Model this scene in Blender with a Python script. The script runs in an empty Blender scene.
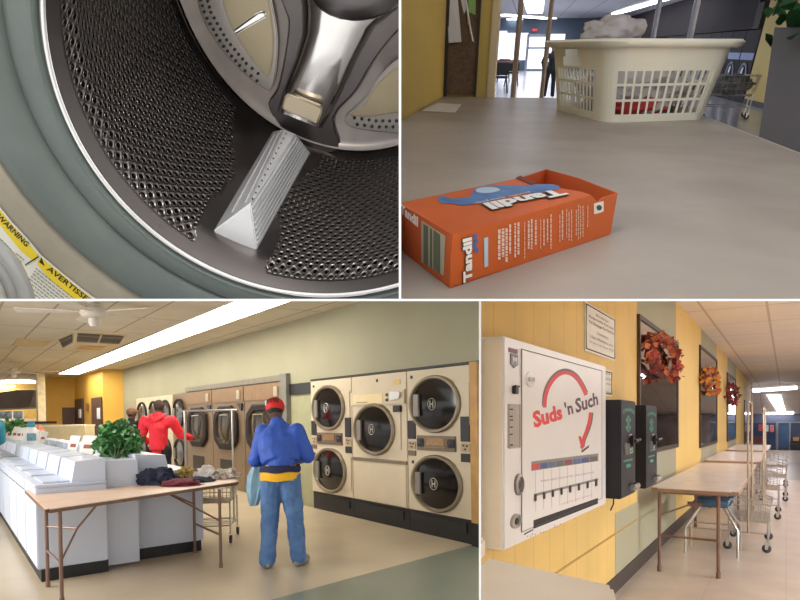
import bpy, bmesh, math, random
from mathutils import Vector as V, Matrix, noise
random.seed(7)
sc = bpy.context.scene
COL = sc.collection
R = math.radians
PI = math.pi

# ---------------------------------------------------------------- camera, world, exposure
F, CX, CY = 600.0, 400.0, 421.0
CAM = V((0, 0, 1.55))
cam_data = bpy.data.cameras.new('camera'); cam = bpy.data.objects.new('camera', cam_data); COL.objects.link(cam)
cam.location = CAM; cam.rotation_euler = (R(90), 0, 0)
cam_data.sensor_width = 36; cam_data.lens = 36 * F / 800; cam_data.shift_y = (CY - 300) / 800
cam_data.clip_start = 0.02; cam_data.clip_end = 300
sc.camera = cam
world = bpy.data.worlds.new('world'); sc.world = world; world.use_nodes = True
world.node_tree.nodes['Background'].inputs[0].default_value = (1.0, 1.0, 1.0, 1)
world.node_tree.nodes['Background'].inputs[1].default_value = 1.25
vs = sc.view_settings
vs.view_transform = 'Standard'; vs.look = 'None'; vs.gamma = 1; vs.exposure = 0.0; vs.use_curve_mapping = False
try:
    sc.cycles.max_bounces = 7; sc.cycles.diffuse_bounces = 4; sc.cycles.use_denoising = True
    sc.cycles.sample_clamp_indirect = 6
except Exception: pass

# added fill lights outside the view that brighten the two big rooms
def area(name, loc, aim, sx, sy, e, col):
    ld = bpy.data.lights.new(name, 'AREA'); ld.shape = 'RECTANGLE'; ld.size = sx; ld.size_y = sy; ld.energy = e; ld.color = col
    lo = bpy.data.objects.new(name, ld); COL.objects.link(lo); lo.location = loc
    lo.rotation_euler = (V(aim) - V(loc)).to_track_quat('-Z', 'Y').to_euler(); return lo
area('hall_side_fill', (-7.5, 4.5, 2.6), (-.5, 7.5, .6), 4, 2.4, 330, (1, .96, .9))  # unseen fill added at the left, lifts the dryer hall floor
area('aisle_fill', (7.6, 1.6, 3.0), (1.8, 5.5, .8), 3, 2, 1250, (.92, .95, 1))  # unseen fill added at the right, lifts the table aisle

# ---------------------------------------------------------------- frames (each room is a place of its own)
class Frame:
    def __init__(s, M, planes):
        s.M = M; s.I = M.inverted(); s.o = s.I @ CAM; s.planes = planes; s.objs = []
    def d(s, u, v): return s.I.to_3x3() @ V(((u - CX) / F, 1, (CY - v) / F))
    def z(s, u, v, z): d = s.d(u, v); return s.o + d * ((z - s.o.z) / d.z)
    def x(s, u, v, x): d = s.d(u, v); return s.o + d * ((x - s.o.x) / d.x)
    def y(s, u, v, y): d = s.d(u, v); return s.o + d * ((y - s.o.y) / d.y)
    def D(s, u, v, Y): return s.o + s.d(u, v) * Y
    def pl(s, u, v, p, n): d = s.d(u, v); return s.o + d * ((p - s.o).dot(n) / d.dot(n))
    def px(s, p):
        w = s.M @ V(p) - CAM
        return (CX + F * w.x / w.y, CY - F * w.z / w.y)
def hplane(v, up):     # plane through the viewpoint containing the row v ; keeps what is above (up) or below
    n = V((0, (CY - v) / F, -1)).normalized()
    return (-n if not up else n)
def vplane(u, left):
    n = V((1, -(u - CX) / F, 0)).normalized()
    return (n if left else -n)
T = Matrix.Translation
def Rm(a, ax): return Matrix.Rotation(R(a), 4, ax)
TLF = Frame(T(CAM), [vplane(399, True), hplane(299, True)])
TRF = Frame(T(CAM) @ Rm(31.87, 'X') @ Rm(-10.35, 'Z'), [vplane(401, False), hplane(299, True)])
BLF = Frame(T(CAM) @ Rm(.72, 'X') @ Rm(-1.0, 'Y') @ Rm(37.36, 'Z') @ T((0, 0, -1.55)), [vplane(479, True), hplane(301, False)])
BRF = Frame(T(CAM) @ Rm(-32.76, 'Z') @ T((0, 0, -1.55)), [vplane(481, False), hplane(301, False)])
ALLF = [TLF, TRF, BLF, BRF]

# ---------------------------------------------------------------- materials
def lin(c): return tuple(((x / 255) / 12.92 if x / 255 <= .04045 else ((x / 255 + .055) / 1.055) ** 2.4) for x in c) + (1,)
MATS = {}
def mat(name, c, rough=.6, metal=0., var=.06, scale=8., bump=0., bscale=60., emit=0., alpha=1., trans=0., spec=None, coat=0., stretch=None, c2=None):
    if name in MATS: return MATS[name]
    m = bpy.data.materials.new(name); m.use_nodes = True; MATS[name] = m
    nt = m.node_tree; N = nt.nodes; L = nt.links; b = N['Principled BSDF']
    b.inputs['Roughness'].default_value = rough; b.inputs['Metallic'].default_value = metal
    col = lin(c)
    b.inputs['Base Color'].default_value = col
    tc = N.new('ShaderNodeTexCoord'); src = tc.outputs['Object']
    if stretch:
        mp = N.new('ShaderNodeMapping'); mp.inputs['Scale'].default_value = stretch; L.new(src, mp.inputs[0]); src = mp.outputs[0]
    if var > 0:
        nz = N.new('ShaderNodeTexNoise'); nz.inputs['Scale'].default_value = scale; nz.inputs['Detail'].default_value = 4
        L.new(src, nz.inputs['Vector'])
        cr = N.new('ShaderNodeValToRGB'); cr.color_ramp.elements[0].position = .3; cr.color_ramp.elements[1].position = .7
        a = c2 and lin(c2) or tuple(x * (1 - 2 * var) for x in col[:3]) + (1,)
        e = col if c2 else tuple(min(1, x * (1 + 2 * var)) for x in col[:3]) + (1,)
        cr.color_ramp.elements[0].color = a; cr.color_ramp.elements[1].color = e
        L.new(nz.outputs[0], cr.inputs[0]); L.new(cr.outputs[0], b.inputs['Base Color'])
    if bump > 0:
        n2 = N.new('ShaderNodeTexNoise'); n2.inputs['Scale'].default_value = bscale; L.new(src, n2.inputs['Vector'])
        bp = N.new('ShaderNodeBump'); bp.inputs['Strength'].default_value = bump; bp.inputs['Distance'].default_value = .01
        L.new(n2.outputs[0], bp.inputs['Height']); L.new(bp.outputs[0], b.inputs['Normal'])
    if emit > 0:
        b.inputs['Emission Color'].default_value = lin(c); b.inputs['Emission Strength'].default_value = emit
    if alpha < 1: b.inputs['Alpha'].default_value = alpha
    if trans > 0: b.inputs['Transmission Weight'].default_value = trans
    if coat > 0: b.inputs['Coat Weight'].default_value = coat
    if spec is not None: b.inputs['Specular IOR Level'].default_value = spec
    return m
def line_mat(name, c, cl, wx, wy, ox=0., oy=0., lw=.02, axis=(0, 1), rough=.6, bump=0., var=.05, vscale=2., fade=1.):
    """surface ruled into tiles or planks: joints every wx along one axis, every wy along the other (0 = none)"""
    if name in MATS: return MATS[name]
    m = mat(name, c, rough, var=var, scale=vscale); nt = m.node_tree; N = nt.nodes; L = nt.links; b = N['Principled BSDF']
    tc = [n for n in N if n.type == 'TEX_COORD'][0]
    sp = N.new('ShaderNodeSeparateXYZ'); L.new(tc.outputs['Object'], sp.inputs[0])
    masks = []
    for ax, w, o in ((axis[0], wx, ox), (axis[1], wy, oy)):
        if not w: continue
        a = N.new('ShaderNodeMath'); a.operation = 'ADD'; a.inputs[1].default_value = -o; L.new(sp.outputs[ax], a.inputs[0])
        pp = N.new('ShaderNodeMath'); pp.operation = 'PINGPONG'; pp.inputs[1].default_value = w / 2; L.new(a.outputs[0], pp.inputs[0])
        lt = N.new('ShaderNodeMath'); lt.operation = 'LESS_THAN'; lt.inputs[1].default_value = lw / 2; L.new(pp.outputs[0], lt.inputs[0])
        masks.append(lt)
    src = masks[0].outputs[0]
    if len(masks) > 1:
        mx = N.new('ShaderNodeMath'); mx.operation = 'MAXIMUM'; L.new(masks[0].outputs[0], mx.inputs[0]); L.new(masks[1].outputs[0], mx.inputs[1]); src = mx.outputs[0]
    f = N.new('ShaderNodeMath'); f.operation = 'MULTIPLY'; f.inputs[1].default_value = fade; L.new(src, f.inputs[0])
    mix = N.new('ShaderNodeMix'); mix.data_type = 'RGBA'; L.new(f.outputs[0], mix.inputs[0])
    old = b.inputs['Base Color'].links
    if old: L.new(old[0].from_socket, mix.inputs[6])
    else: mix.inputs[6].default_value = lin(c)
    mix.inputs[7].default_value = lin(cl); L.new(mix.outputs[2], b.inputs['Base Color'])
    return m

# ---------------------------------------------------------------- mesh builder
class MB:
    def __init__(s): s.bm = bmesh.new()
    def poly(s, pts):
        vs_ = [s.bm.verts.new(V(p)) for p in pts]; return s.bm.faces.new(vs_)
    def prism(s, pts, off):
        off = V(off); a = [s.bm.verts.new(V(p)) for p in pts]; b = [s.bm.verts.new(V(p) + off) for p in pts]; n = len(a)
        s.bm.faces.new(a[::-1]); s.bm.faces.new(b)
        for i in range(n): s.bm.faces.new((a[i], a[(i + 1) % n], b[(i + 1) % n], b[i]))
        return s
    def box(s, x0, x1, y0, y1, z0, z1, bev=0., M=None, seg=2):
        r = bmesh.ops.create_cube(s.bm, size=1)
        vv = r['verts']
        for v in vv: v.co = V(((x0 + x1) / 2 + v.co.x * (x1 - x0), (y0 + y1) / 2 + v.co.y * (y1 - y0), (z0 + z1) / 2 + v.co.z * (z1 - z0)))
        if bev > 0:
            es = list({e for v in vv for e in v.link_edges})
            q = bmesh.ops.bevel(s.bm, geom=es, offset=bev, segments=seg, affect='EDGES', clamp_overlap=True)
            vv = list({v for f in q['faces'] for v in f.verts} | {v for v in vv if v.is_valid})
        if M is not None:
            for v in vv: v.co = M @ v.co
        return s
    def hexa(s, b4, t4):
        a = [s.bm.verts.new(V(p)) for p in b4]; b = [s.bm.verts.new(V(p)) for p in t4]
        s.bm.faces.new(a[::-1]); s.bm.faces.new(b)
        for i in range(4): s.bm.faces.new((a[i], a[(i + 1) % 4], b[(i + 1) % 4], b[i]))
        return s
    def tube(s, pts, r, n=6, closed=False, cap=True):
        pts = [V(p) for p in pts]; rr = r if isinstance(r, (list, tuple)) else [r] * len(pts); rings = []
        m = len(pts); up = None
        for i, p in enumerate(pts):
            if closed: t = pts[(i + 1) % m] - pts[i - 1]
            else: t = pts[min(i + 1, m - 1)] - pts[max(i - 1, 0)]
            if t.length < 1e-9: t = V((0, 0, 1))
            t.normalize()
            if up is None: up = V((0, 0, 1)) if abs(t.z) < .9 else V((1, 0, 0))
            a = t.cross(up)
            if a.length < 1e-6: a = t.cross(V((1, 0, 0)))
            a.normalize(); b = a.cross(t).normalized(); up = b
            q = rr[i]; qa, qb = q if isinstance(q, (tuple, list)) else (q, q)
            rings.append([s.bm.verts.new(p + a * (qa * math.cos(2 * PI * k / n)) + b * (qb * math.sin(2 * PI * k / n))) for k in range(n)])
        for i in range(m if closed else m - 1):
            A, B = rings[i], rings[(i + 1) % m]
            for k in range(n): s.bm.faces.new((A[k], A[(k + 1) % n], B[(k + 1) % n], B[k]))
        if cap and not closed: s.bm.faces.new(rings[0][::-1]); s.bm.faces.new(rings[-1])
        return s
    def loft(s, rings, close=True, cap=True):
        R_ = [[s.bm.verts.new(V(p)) for p in r] for r in rings]; n = len(R_[0])
        for A, B in zip(R_, R_[1:]):
            for k in range(n if close else n - 1): s.bm.faces.new((A[k], A[(k + 1) % n], B[(k + 1) % n], B[k]))
        if cap and close: s.bm.faces.new(R_[0][::-1]); s.bm.faces.new(R_[-1])
        return s
    def lathe(s, prof, M=None, n=24, cap=True):
        M = M or Matrix.Identity(4); rings = []
        for r, z in prof: rings.append([M @ V((r * math.cos(2 * PI * k / n), r * math.sin(2 * PI * k / n), z)) for k in range(n)])
        return s.loft(rings, True, cap)
    def ball(s, c, r, M=None, sub=2):
        q = bmesh.ops.create_icosphere(s.bm, subdivisions=sub, radius=1)
        rx, ry, rz = r if isinstance(r, (tuple, list)) else (r, r, r)
        for v in q['verts']:
            p = V((v.co.x * rx, v.co.y * ry, v.co.z * rz))
            if M is not None: p = M @ p
            v.co = p + V(c)
        return s
    def mesh(s, name, m, smooth=False):
        bmesh.ops.recalc_face_normals(s.bm, faces=s.bm.faces)
        me = bpy.data.meshes.new(name); s.bm.to_mesh(me); s.bm.free()
        if m: me.materials.append(m)
        if smooth:
            for p in me.polygons: p.use_smooth = True
            try:
                if smooth is not True or len(me.polygons) < 1500: me.set_sharp_from_angle(angle=R(40 if smooth is True else smooth))
            except Exception: pass
        return me
    def build(s, name, m, parent=None, fr=None, smooth=False, rel=False, label=None):
        """rel: the shape was laid out in room coordinates, move it into its thing's own"""
        if parent is not None:
            root = parent
            off = V((0, 0, 0))
            if rel:
                while root.parent: root = root.parent
                off = V(ROOTLOC[root.name])
                bmesh.ops.translate(s.bm, verts=s.bm.verts, vec=-off)
            o = bpy.data.objects.new(name, s.mesh(name, m, smooth)); COL.objects.link(o); o.parent = parent
            fr = FRAMEOF[parent.name]
        else:
            lo = [min(v.co[i] for v in s.bm.verts) for i in range(3)]; hi = [max(v.co[i] for v in s.bm.verts) for i in range(3)]
            c = V(((lo[0] + hi[0]) / 2, (lo[1] + hi[1]) / 2, lo[2]))
            if not getattr(s, 'keep', False): bmesh.ops.translate(s.bm, verts=s.bm.verts, vec=-c)
            else: c = V((0, 0, 0))
            o = bpy.data.objects.new(name, s.mesh(name, m, smooth)); COL.objects.link(o)
            o.matrix_world = fr.M @ T(c)
            ROOTLOC[o.name] = c
        FRAMEOF[o.name] = fr; fr.objs.append(o)
        if label: o['label'] = label
        return o
ROOTLOC, FRAMEOF = {}, {}
def thing(name, label, cat, fr, loc=(0, 0, 0), rz=0., group=None):
    o = bpy.data.objects.new(name, None); COL.objects.link(o); o.empty_display_size = .1
    o.matrix_world = fr.M @ T(V(loc)) @ Matrix.Rotation(rz, 4, 'Z')
    ROOTLOC[o.name] = V(loc); FRAMEOF[o.name] = fr; fr.objs.append(o)
    o['label'] = label; o['category'] = cat
    if group: o['group'] = group
    return o
def tag(o, label, cat, group=None, kind=None):
    o['label'] = label; o['category'] = cat
    if group: o['group'] = group
    if kind: o['kind'] = kind
    return o
def struct(o): o['kind'] = 'structure'; return o
def dup(o, fr, loc, rz=0., label=None, parent=None, group=None, scale=None):
    c = o.copy(); COL.objects.link(c); FRAMEOF[c.name] = fr; fr.objs.append(c)
    if parent is None:
        c.parent = None
        M = fr.M @ T(V(loc)) @ Matrix.Rotation(rz, 4, 'Z')
        if scale: M = M @ Matrix.Diagonal((*scale, 1))
        c.matrix_world = M; ROOTLOC[c.name] = V(loc)
        if label: c['label'] = label
        if group: c['group'] = group
    else: c.parent = parent
    for ch in [x for x in KIDS(o)]: dup(ch, fr, loc, parent=c)
    return c
def KIDS(o): return [x for x in COL.objects if x.parent == o]
TXC = [V((0, 0, 0))]      # lettering faces this point
def textmesh(mb, s, O, X, Y, eps=.001, bold=.0, arc=None):
    """lettering laid on a surface: the text's box maps to origin O, edges X (along) and Y (up)"""
    cu = bpy.data.curves.new('t', 'FONT'); cu.body = s; cu.size = 1; cu.offset = bold; cu.resolution_u = 2
    ob = bpy.data.objects.new('t', cu); COL.objects.link(ob)
    bpy.context.view_layer.update()
    me = bpy.data.meshes.new_from_object(ob.evaluated_get(bpy.context.evaluated_depsgraph_get()))
    bpy.data.objects.remove(ob); bpy.data.curves.remove(cu)
    if not me.vertices: return mb
    xs = [v.co.x for v in me.vertices]; ys = [v.co.y for v in me.vertices]
    x0, x1, y0, y1 = min(xs), max(xs), min(ys), max(ys)
    O, X, Y = V(O), V(X), V(Y); n = X.cross(Y).normalized()
    if n.dot(O - TXC[0]) > 0: n = -n
    vs_ = []
    for v in me.vertices:
        a = (v.co.x - x0) / (x1 - x0); b = (v.co.y - y0) / max(1e-6, y1 - y0)
        if arc: b = b * (1 - arc) + arc * (1 - (2 * a - 1) ** 2)
        vs_.append(mb.bm.verts.new(O + X * a + Y * b + n * eps))
    for f in me.polygons:
        try: mb.bm.faces.new([vs_[i] for i in f.vertices])
        except ValueError: pass
    bpy.data.meshes.remove(me)
    return mb
def remeshed(mb, voxel, smooth=4, ratio=None):
    """fuse overlapping closed shapes into one continuous skin"""
    me = mb.mesh('tmp', None); ob = bpy.data.objects.new('tmp', me); COL.objects.link(ob)
    r = ob.modifiers.new('r', 'REMESH'); r.mode = 'VOXEL'; r.voxel_size = voxel
    if smooth: k = ob.modifiers.new('s', 'SMOOTH'); k.iterations = smooth; k.factor = .5
    if ratio: d = ob.modifiers.new('d', 'DECIMATE'); d.ratio = ratio
    bpy.context.view_layer.update()
    m2 = bpy.data.meshes.new_from_object(ob.evaluated_get(bpy.context.evaluated_depsgraph_get()))
    bpy.data.objects.remove(ob); bpy.data.meshes.remove(me)
    out = MB(); out.bm.from_mesh(m2); bpy.data.meshes.remove(m2); return out
def wrinkle(mb, amp, freq, seed=0):
    for v in mb.bm.verts:
        n = noise.noise_vector(v.co * freq + V((seed, seed * 2, 0))); v.co += V(n) * amp
    return mb

# ---------------------------------------------------------------- the white partitions between the four places
m_white = mat('white_paint', (255, 255, 255), .9, var=.0)
def divider(name, a, b, d0, d1, horiz, t=.5):
    mb = MB(); pts = []
    e = .3
    d0p, d1p = V(((a[0] - CX) / F, 1, (CY - a[1]) / F)), V(((b[0] - CX) / F, 1, (CY - b[1]) / F))
    q = [CAM + d0p * d0, CAM + d1p * d0, CAM + d1p * d1, CAM + d0p * d1]
    n = (V((0, 1, 0)) if False else d0p.cross(d1p).normalized())
    th = 2.2 / F * d0
    mb.prism([p - n * th / 2 for p in q], n * th)
    o = MB.build(mb, name, m_white, fr=Frame(Matrix.Identity(4), []))
    return struct(o)
divider("wall_middle", (-30, 300), (830, 300), .30, 60, True)
divider('wall_upper', (400, -400), (400, 299.4), .30, 60, False)
divider('wall_lower', (480, 300.6), (480, 900), .80, 40, False)

# ================================================================ washer drum (upper left)
def rayv(u, v): return V(((u - CX) / F, 1, (CY - v) / F))
DN = V((.1, 1, 1)).normalized(); DE1 = V((.99503719, -.09950372, 0)); DE2 = V((-.07018451, -.70184512, .70886357))
V0 = DE1 * -.98448 + DE2 * -.17549; V1 = DE1 * -.17549 + DE2 * .98448
DC = V((-.09587, .62301, .33858)); DB = V((-.07009, .78789, .59911)); RA, RB_, RK = .2717, .2417, .2414
def mouth(th, r=0., a=0.):      # r metres outwards from the drum mouth, a metres towards the viewer
    p = V0 * (RA * math.cos(th)) + V1 * (RB_ * math.sin(th))
    return DC + p * (1 + r / .255) - DN * a
def rear(th, r=0., a=0.): return DB + (V0 * math.cos(th) + V1 * math.sin(th)) * (RK + r) - DN * a
def drum(th, s): return mouth(th, -.004 - .012 * max(0, min(1, s * 8))) .lerp(rear(th), s)
def onp(u, v, dist): k = rayv(u, v); return k * (dist / DN.dot(k))
def hit(u, v):
    best = None
    for it in range(3):
        if best is None: rs = [(2 * PI * i / 120, j / 20) for i in range(120) for j in range(21)]
        else:
            _, t0, s0 = best; w = (.06, .012)[it - 1]; rs = [(t0 + w * i / 6, s0 + w * j / 6) for i in range(-6, 7) for j in range(-6, 7)]
        for t, s in rs:
            p = drum(t, s); q = (CX + F * p.x / p.y, CY - F * p.z / p.y); e = (q[0] - u) ** 2 + (q[1] - v) ** 2
            if best is None or e < best[0]: best = (e, t, s)
    return best
TL0 = V((-.1, .6, 0))
washer = thing('front_load_washer', 'front loading washer seen through its open door, with a perforated steel drum', 'washing machine', TLF, TL0)
def tlb(mb, name, m, parent=None, smooth=False, label=None):
    if parent is None: parent = washer
    return mb.build(name, m, parent, smooth=smooth, rel=True, label=label)

# perforated drum shell
def perforated():
    m = bpy.data.materials.new('perforated_steel'); m.use_nodes = True; nt = m.node_tree; N = nt.nodes; L = nt.links; b = N['Principled BSDF']
    uv = N.new('ShaderNodeUVMap'); uv.uv_map = 'uv'
    mp = N.new('ShaderNodeMapping'); mp.inputs['Scale'].default_value = (98, 98, 1); mp.inputs['Rotation'].default_value = (0, 0, R(45)); L.new(uv.outputs[0], mp.inputs[0])
    vo = N.new('ShaderNodeTexVoronoi'); vo.voronoi_dimensions = '2D'; vo.inputs['Scale'].default_value = 1; vo.inputs['Randomness'].default_value = 0.0; L.new(mp.outputs[0], vo.inputs['Vector'])
    at = N.new('ShaderNodeAttribute'); at.attribute_name = 'holes'
    hr = N.new('ShaderNodeValToRGB'); e = hr.color_ramp.elements; e[0].position = .22; e[0].color = (1, 1, 1, 1); e[1].position = .30; e[1].color = (0, 0, 0, 1)
    L.new(vo.outputs['Distance'], hr.inputs[0])
    hm = N.new('ShaderNodeMath'); hm.operation = 'MULTIPLY'; L.new(hr.outputs[0], hm.inputs[0]); L.new(at.outputs['Fac'], hm.inputs[1])
    mx = N.new('ShaderNodeMix'); mx.data_type = 'RGBA'; L.new(hm.outputs[0], mx.inputs[0]); mx.inputs[6].default_value = lin((120, 114, 112)); mx.inputs[7].default_value = lin((25, 22, 22))
    L.new(mx.outputs[2], b.inputs['Base Color'])
    b.inputs['Metallic'].default_value = 1; b.inputs['Roughness'].default_value = .34
    dr = N.new('ShaderNodeValToRGB'); e = dr.color_ramp.elements; e[0].position = .18; e[0].color = (0, 0, 0, 1); e[1].position = .34; e[1].color = (1, 1, 1, 1)
    k = e.new(.6); k.color = (.35, .35, .35, 1)
    L.new(vo.outputs['Distance'], dr.inputs[0])
    h2 = N.new('ShaderNodeMath'); h2.operation = 'MULTIPLY'; L.new(dr.outputs[0], h2.inputs[0]); L.new(at.outputs['Fac'], h2.inputs[1])
    bp = N.new('ShaderNodeBump'); bp.inputs['Strength'].default_value = .9; bp.inputs['Distance'].default_value = .0022
    L.new(h2.outputs[0], bp.inputs['Height']); L.new(bp.outputs[0], b.inputs['Normal'])
    return m
m_perf = perforated()
hf = [hit(*p)[1:] for p in ((213, 231), (257, 250), (311, 153), (273, 131))]
tmid = (hf[0][0] + hf[1][0]) / 2
me = bpy.data.meshes.new('drum'); vv = []; ff = []; uvs = []; hol = []
NT, NS = 288, 40
for j in range(NS + 1):
    for i in range(NT):
        t, s = 2 * PI * i / NT, j / NS
        vv.append(drum(t, s) - TL0 + CAM); 
        d3 = abs(((t - tmid + PI) % (2 * PI)) - PI)
        d3 = min(abs(((t - tmid - 2 * PI / 3 * q + PI) % (2 * PI)) - PI) for q in range(3))
        w = .155 + .10 * s
        hol.append(1.0 if (s > .055 and s < .95 and d3 > w + .05 * math.sin(s * 9)) else 0.0)
for j in range(NS):
    for i in range(NT): ff.append((j * NT + i, j * NT + (i + 1) % NT, (j + 1) * NT + (i + 1) % NT, (j + 1) * NT + i))
# frames: TL frame has its origin at the viewpoint
me.from_pydata([v - CAM for v in vv], [], ff); me.materials.append(m_perf)
a = me.attributes.new('holes', 'FLOAT', 'POINT'); a.data.foreach_set('value', hol)
ul = me.uv_layers.new(name='uv')
for p in me.polygons:
    p.use_smooth = True; j, i = divmod(p.index, NT)
    for li, (di, dj) in zip(p.loop_indices, ((0, 0), (1, 0), (1, 1), (0, 1))): ul.data[li].uv = ((i + di) / NT * 2 * PI * .2475, (j + dj) / NS * .31)
o = bpy.data.objects.new('drum', me); COL.objects.link(o); o.parent = washer; FRAMEOF[o.name] = TLF; TLF.objs.append(o); drum_o = o

m_chrome = mat('polished_steel', (236, 233, 230), .16, 1, var=.03, bump=.05, bscale=9)
m_dsteel = mat('dark_steel', (112, 106, 102), .3, 1, var=.12, scale=14)
m_tan = mat('tinted_steel', (158, 146, 122), .33, 1, var=.06)
m_rub = mat('grey_rubber', (98, 106, 102), .5, var=.05, scale=12, bump=.08, bscale=90, spec=.35)
m_body = mat('washer_front', (158, 150, 134), .5, var=.05, scale=20)
m_lift = mat('lifter', (232, 232, 234), .3, .35, var=.02)
m_black = mat('black_plastic', (22, 22, 24), .5, var=.05)
# chrome lip
mb = MB(); mb.tube([mouth(2 * PI * i / 160, -.001, .002) for i in range(160)], .0028, 8, closed=True); tlb(mb, 'drum_lip', m_chrome, smooth=True)
def band(prof, n=160): 
    mb = MB()
    for (r0, a0), (r1, a1) in zip(prof, prof[1:]):
        pass
    rings = [[mouth(2 * PI * i / n, r, a) for i in range(n)] for r, a in prof]
    return mb.loft(rings, True, False)
mb = band([(-.004, -.03), (.003, -.012), (.004, -.004), (.0065, .001), (.009, .0045), (.011, .003), (.013, .0035), (.02, .0025), (.032, -.0005), (.0375, -.004), (.0405, -.0075), (.0425, -.0035), (.046, .001), (.058, .0065), (.078, .008), (.096, .003), (.102, -.0045), (.104, -.012)])
tlb(mb, 'door_gasket', m_rub, smooth=80, label='grey rubber door gasket')
mb = band([(.102, -.014), (.104, -.006), (.107, -.003), (.12, -.002), (.36, -.002)], 96); tlb(mb, 'front_panel', m_body, smooth=True)
# warning label
BP = .6716 - .001
def tlp(u, v, d=BP): return onp(u, v, d)
body_d = DN.dot(DC) + .0005
def flat(name, pts, m, d, parent=None, th=.0004):
    mb = MB(); mb.prism([onp(u, v, d) for u, v in pts], -DN * th); return tlb(mb, name, m, parent)
m_lab = mat('label_paper', (228, 226, 216), .5, var=.03); m_yel = mat('label_yellow', (236, 208, 30), .5, var=.03); m_ink = mat('black_ink', (28, 26, 24), .6, var=.02)
lab = flat('warning_label', [(-14, 196), (0, 207), (12, 222), (28, 239), (41, 255), (60, 271), (80, 287), (100, 302), (60, 330), (-20, 330), (-40, 250)], m_lab, body_d)
flat('label_band', [(-14, 198), (0, 210), (12, 225), (28, 243), (38, 255), (35, 262), (21, 251), (0, 225), (-14, 210)], m_yel, body_d - .0006, lab)
flat('label_band', [(40, 257), (60, 273), (80, 290), (98, 304), (90, 312), (66, 292), (50, 279), (37, 264)], m_yel, body_d - .0006, lab)
flat('label_rule', [(38.2, 256), (39, 257), (25.5, 265.5), (25, 264.5)], m_ink, body_d - .0012, lab)
mb = MB()
def tltext(mb, s, bl, br, tl, d=body_d - .0013, bold=.02):
    O = onp(*bl, d); textmesh(mb, s, O, onp(*br, d) - O, onp(*tl, d) - O, .0002, bold)
tltext(mb, 'WARNING', (-4, 217), (26, 247), (0, 213.2))
tlb(mb, 'warning_text', m_ink, lab); mb = MB()
tltext(mb, 'AVERTISSEMENT', (46, 269.5), (107, 318), (49.5, 265.5))
wt = tlb(mb, 'warning_text', m_ink, lab)
mb = MB()
mb.prism([onp(u, v, body_d - .0012) for u, v in ((39, 262), (41.6, 257.4), (44.6, 266))], -DN * .0002); tlb(mb, 'warning_symbol', m_ink, lab)
mb = MB(); rnd = random.Random(3)
for k in range(9):
    t = 0
    while t < 60:
        w = rnd.uniform(1.5, 5)
        x, y = 36 - k * 1.6 + t * .78, 268 + k * 2.6 + t * .62
        mb.poly([onp(a, b, body_d - .0012) for a, b in ((x, y), (x + w * .78, y + w * .62), (x + w * .78 - .5, y + w * .62 + .7), (x - .5, y + .7))]); t += w + 1
for k in range(5):
    for x0, w in ((0, 4), (5, 3), (9, 2)):
        x, y = 22 - k * 2.2 + (x0 - 8) * .78, 258 + k * 2 + (x0 - 8) * .62
        mb.poly([onp(a, b, body_d - .0012) for a, b in ((x, y), (x + w * .78, y + w * .62), (x + w * .78 - .5, y + w * .62 + .7), (x - .5, y + .7))])
tlb(mb, 'label_print', mat('grey_ink', (120, 118, 112), .6, var=.02), lab)
# open door ring and glass
dc = lambda u, v: onp(u, v, .60)
mb = MB(); C = (-74, 322)
def arc(rad, d, a0=-95, a1=40, n=40): return [onp(C[0] + rad * math.cos(R(a0 + (a1 - a0) * i / n)), C[1] + rad * math.sin(R(a0 + (a1 - a0) * i / n)), d) for i in range(n + 1)]
mb.loft([arc(112, .607), arc(111, .600), arc(107, .596), arc(101, .598), arc(96, .602), arc(95, .606), arc(92, .604), arc(88, .604), arc(84, .610)], False, False)
door = tlb(mb, 'door_ring', mat('door_ring', (150, 150, 146), .25, .2, var=.04, coat=.5), smooth=60)
mb = MB(); mb.loft([arc(85, .610), arc(78, .597), arc(66, .585), arc(45, .576), arc(20, .572)], False, False)
tlb(mb, 'door_glass', mat('door_glass', (205, 203, 194), .12, 0, var=.02, coat=.4), door, smooth=True)
mb = MB(); mb.tube(arc(72, .588), .0008, 5); tlb(mb, 'glass_rim', m_lab, door, smooth=True)

# lifter
b0, b1, b2, b3 = [drum(t, s) for t, s in hf]
yr0 = (b0 + b1).y / 2 * .945; yr1 = (b2 + b3).y / 2 * .955
r0 = rayv(250.5, 203) * yr0; r1 = rayv(288, 131) * yr1
rl = (rayv(283, 129) * yr1); rr = (rayv(296, 134) * yr1)
mb = MB(); sink = (b0 + b1) / 2 - r0; sink.normalize(); sk = sink * .006
mb.prism([b0, b1, r0], (0, 0, 0)) if False else None
bm = mb.bm
def addv(p): return bm.verts.new(p)
A0, A1, Rr0, B2, B3, Rl1, Rr1 = [addv(p) for p in (b0, b1, r0, b2, b3, rl, rr)]
C0, C1, C2, C3 = [addv(p + sk) for p in (b0, b1, b2, b3)]
for f in ((A0, A1, Rr0), (A0, Rr0, Rl1, B3), (A1, B2, Rr1, Rr0), (Rr0, Rr1, Rl1), (B3, Rl1, Rr1, B2), (C0, C1, A1, A0), (C1, C2, B2, A1), (C2, C3, B3, B2), (C3, C0, A0, B3), (C3, C2, C1, C0)): bm.faces.new(f)
bmesh.ops.recalc_face_normals(bm, faces=bm.faces)
bmesh.ops.bevel(bm, geom=list(bm.edges), offset=.0016, segments=2, affect='EDGES', clamp_overlap=True)
lifter = tlb(mb, 'lifter', m_lift, label='bright ribbed lifter', smooth=30)
mb = MB()
for k in range(1, 9):     # ribs on the lit flank
    f = k / 9
    p, q = r0.lerp(b1, f), rr.lerp(b2, f)
    n = (b1 - r0).cross(rr - r0).normalized(); n = n if n.dot(r0) < 0 else -n
    mb.tube([p + (q - p) * .02 + n * .0004, p + (q - p) * .97 + n * .0004], .0011, 5)
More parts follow.
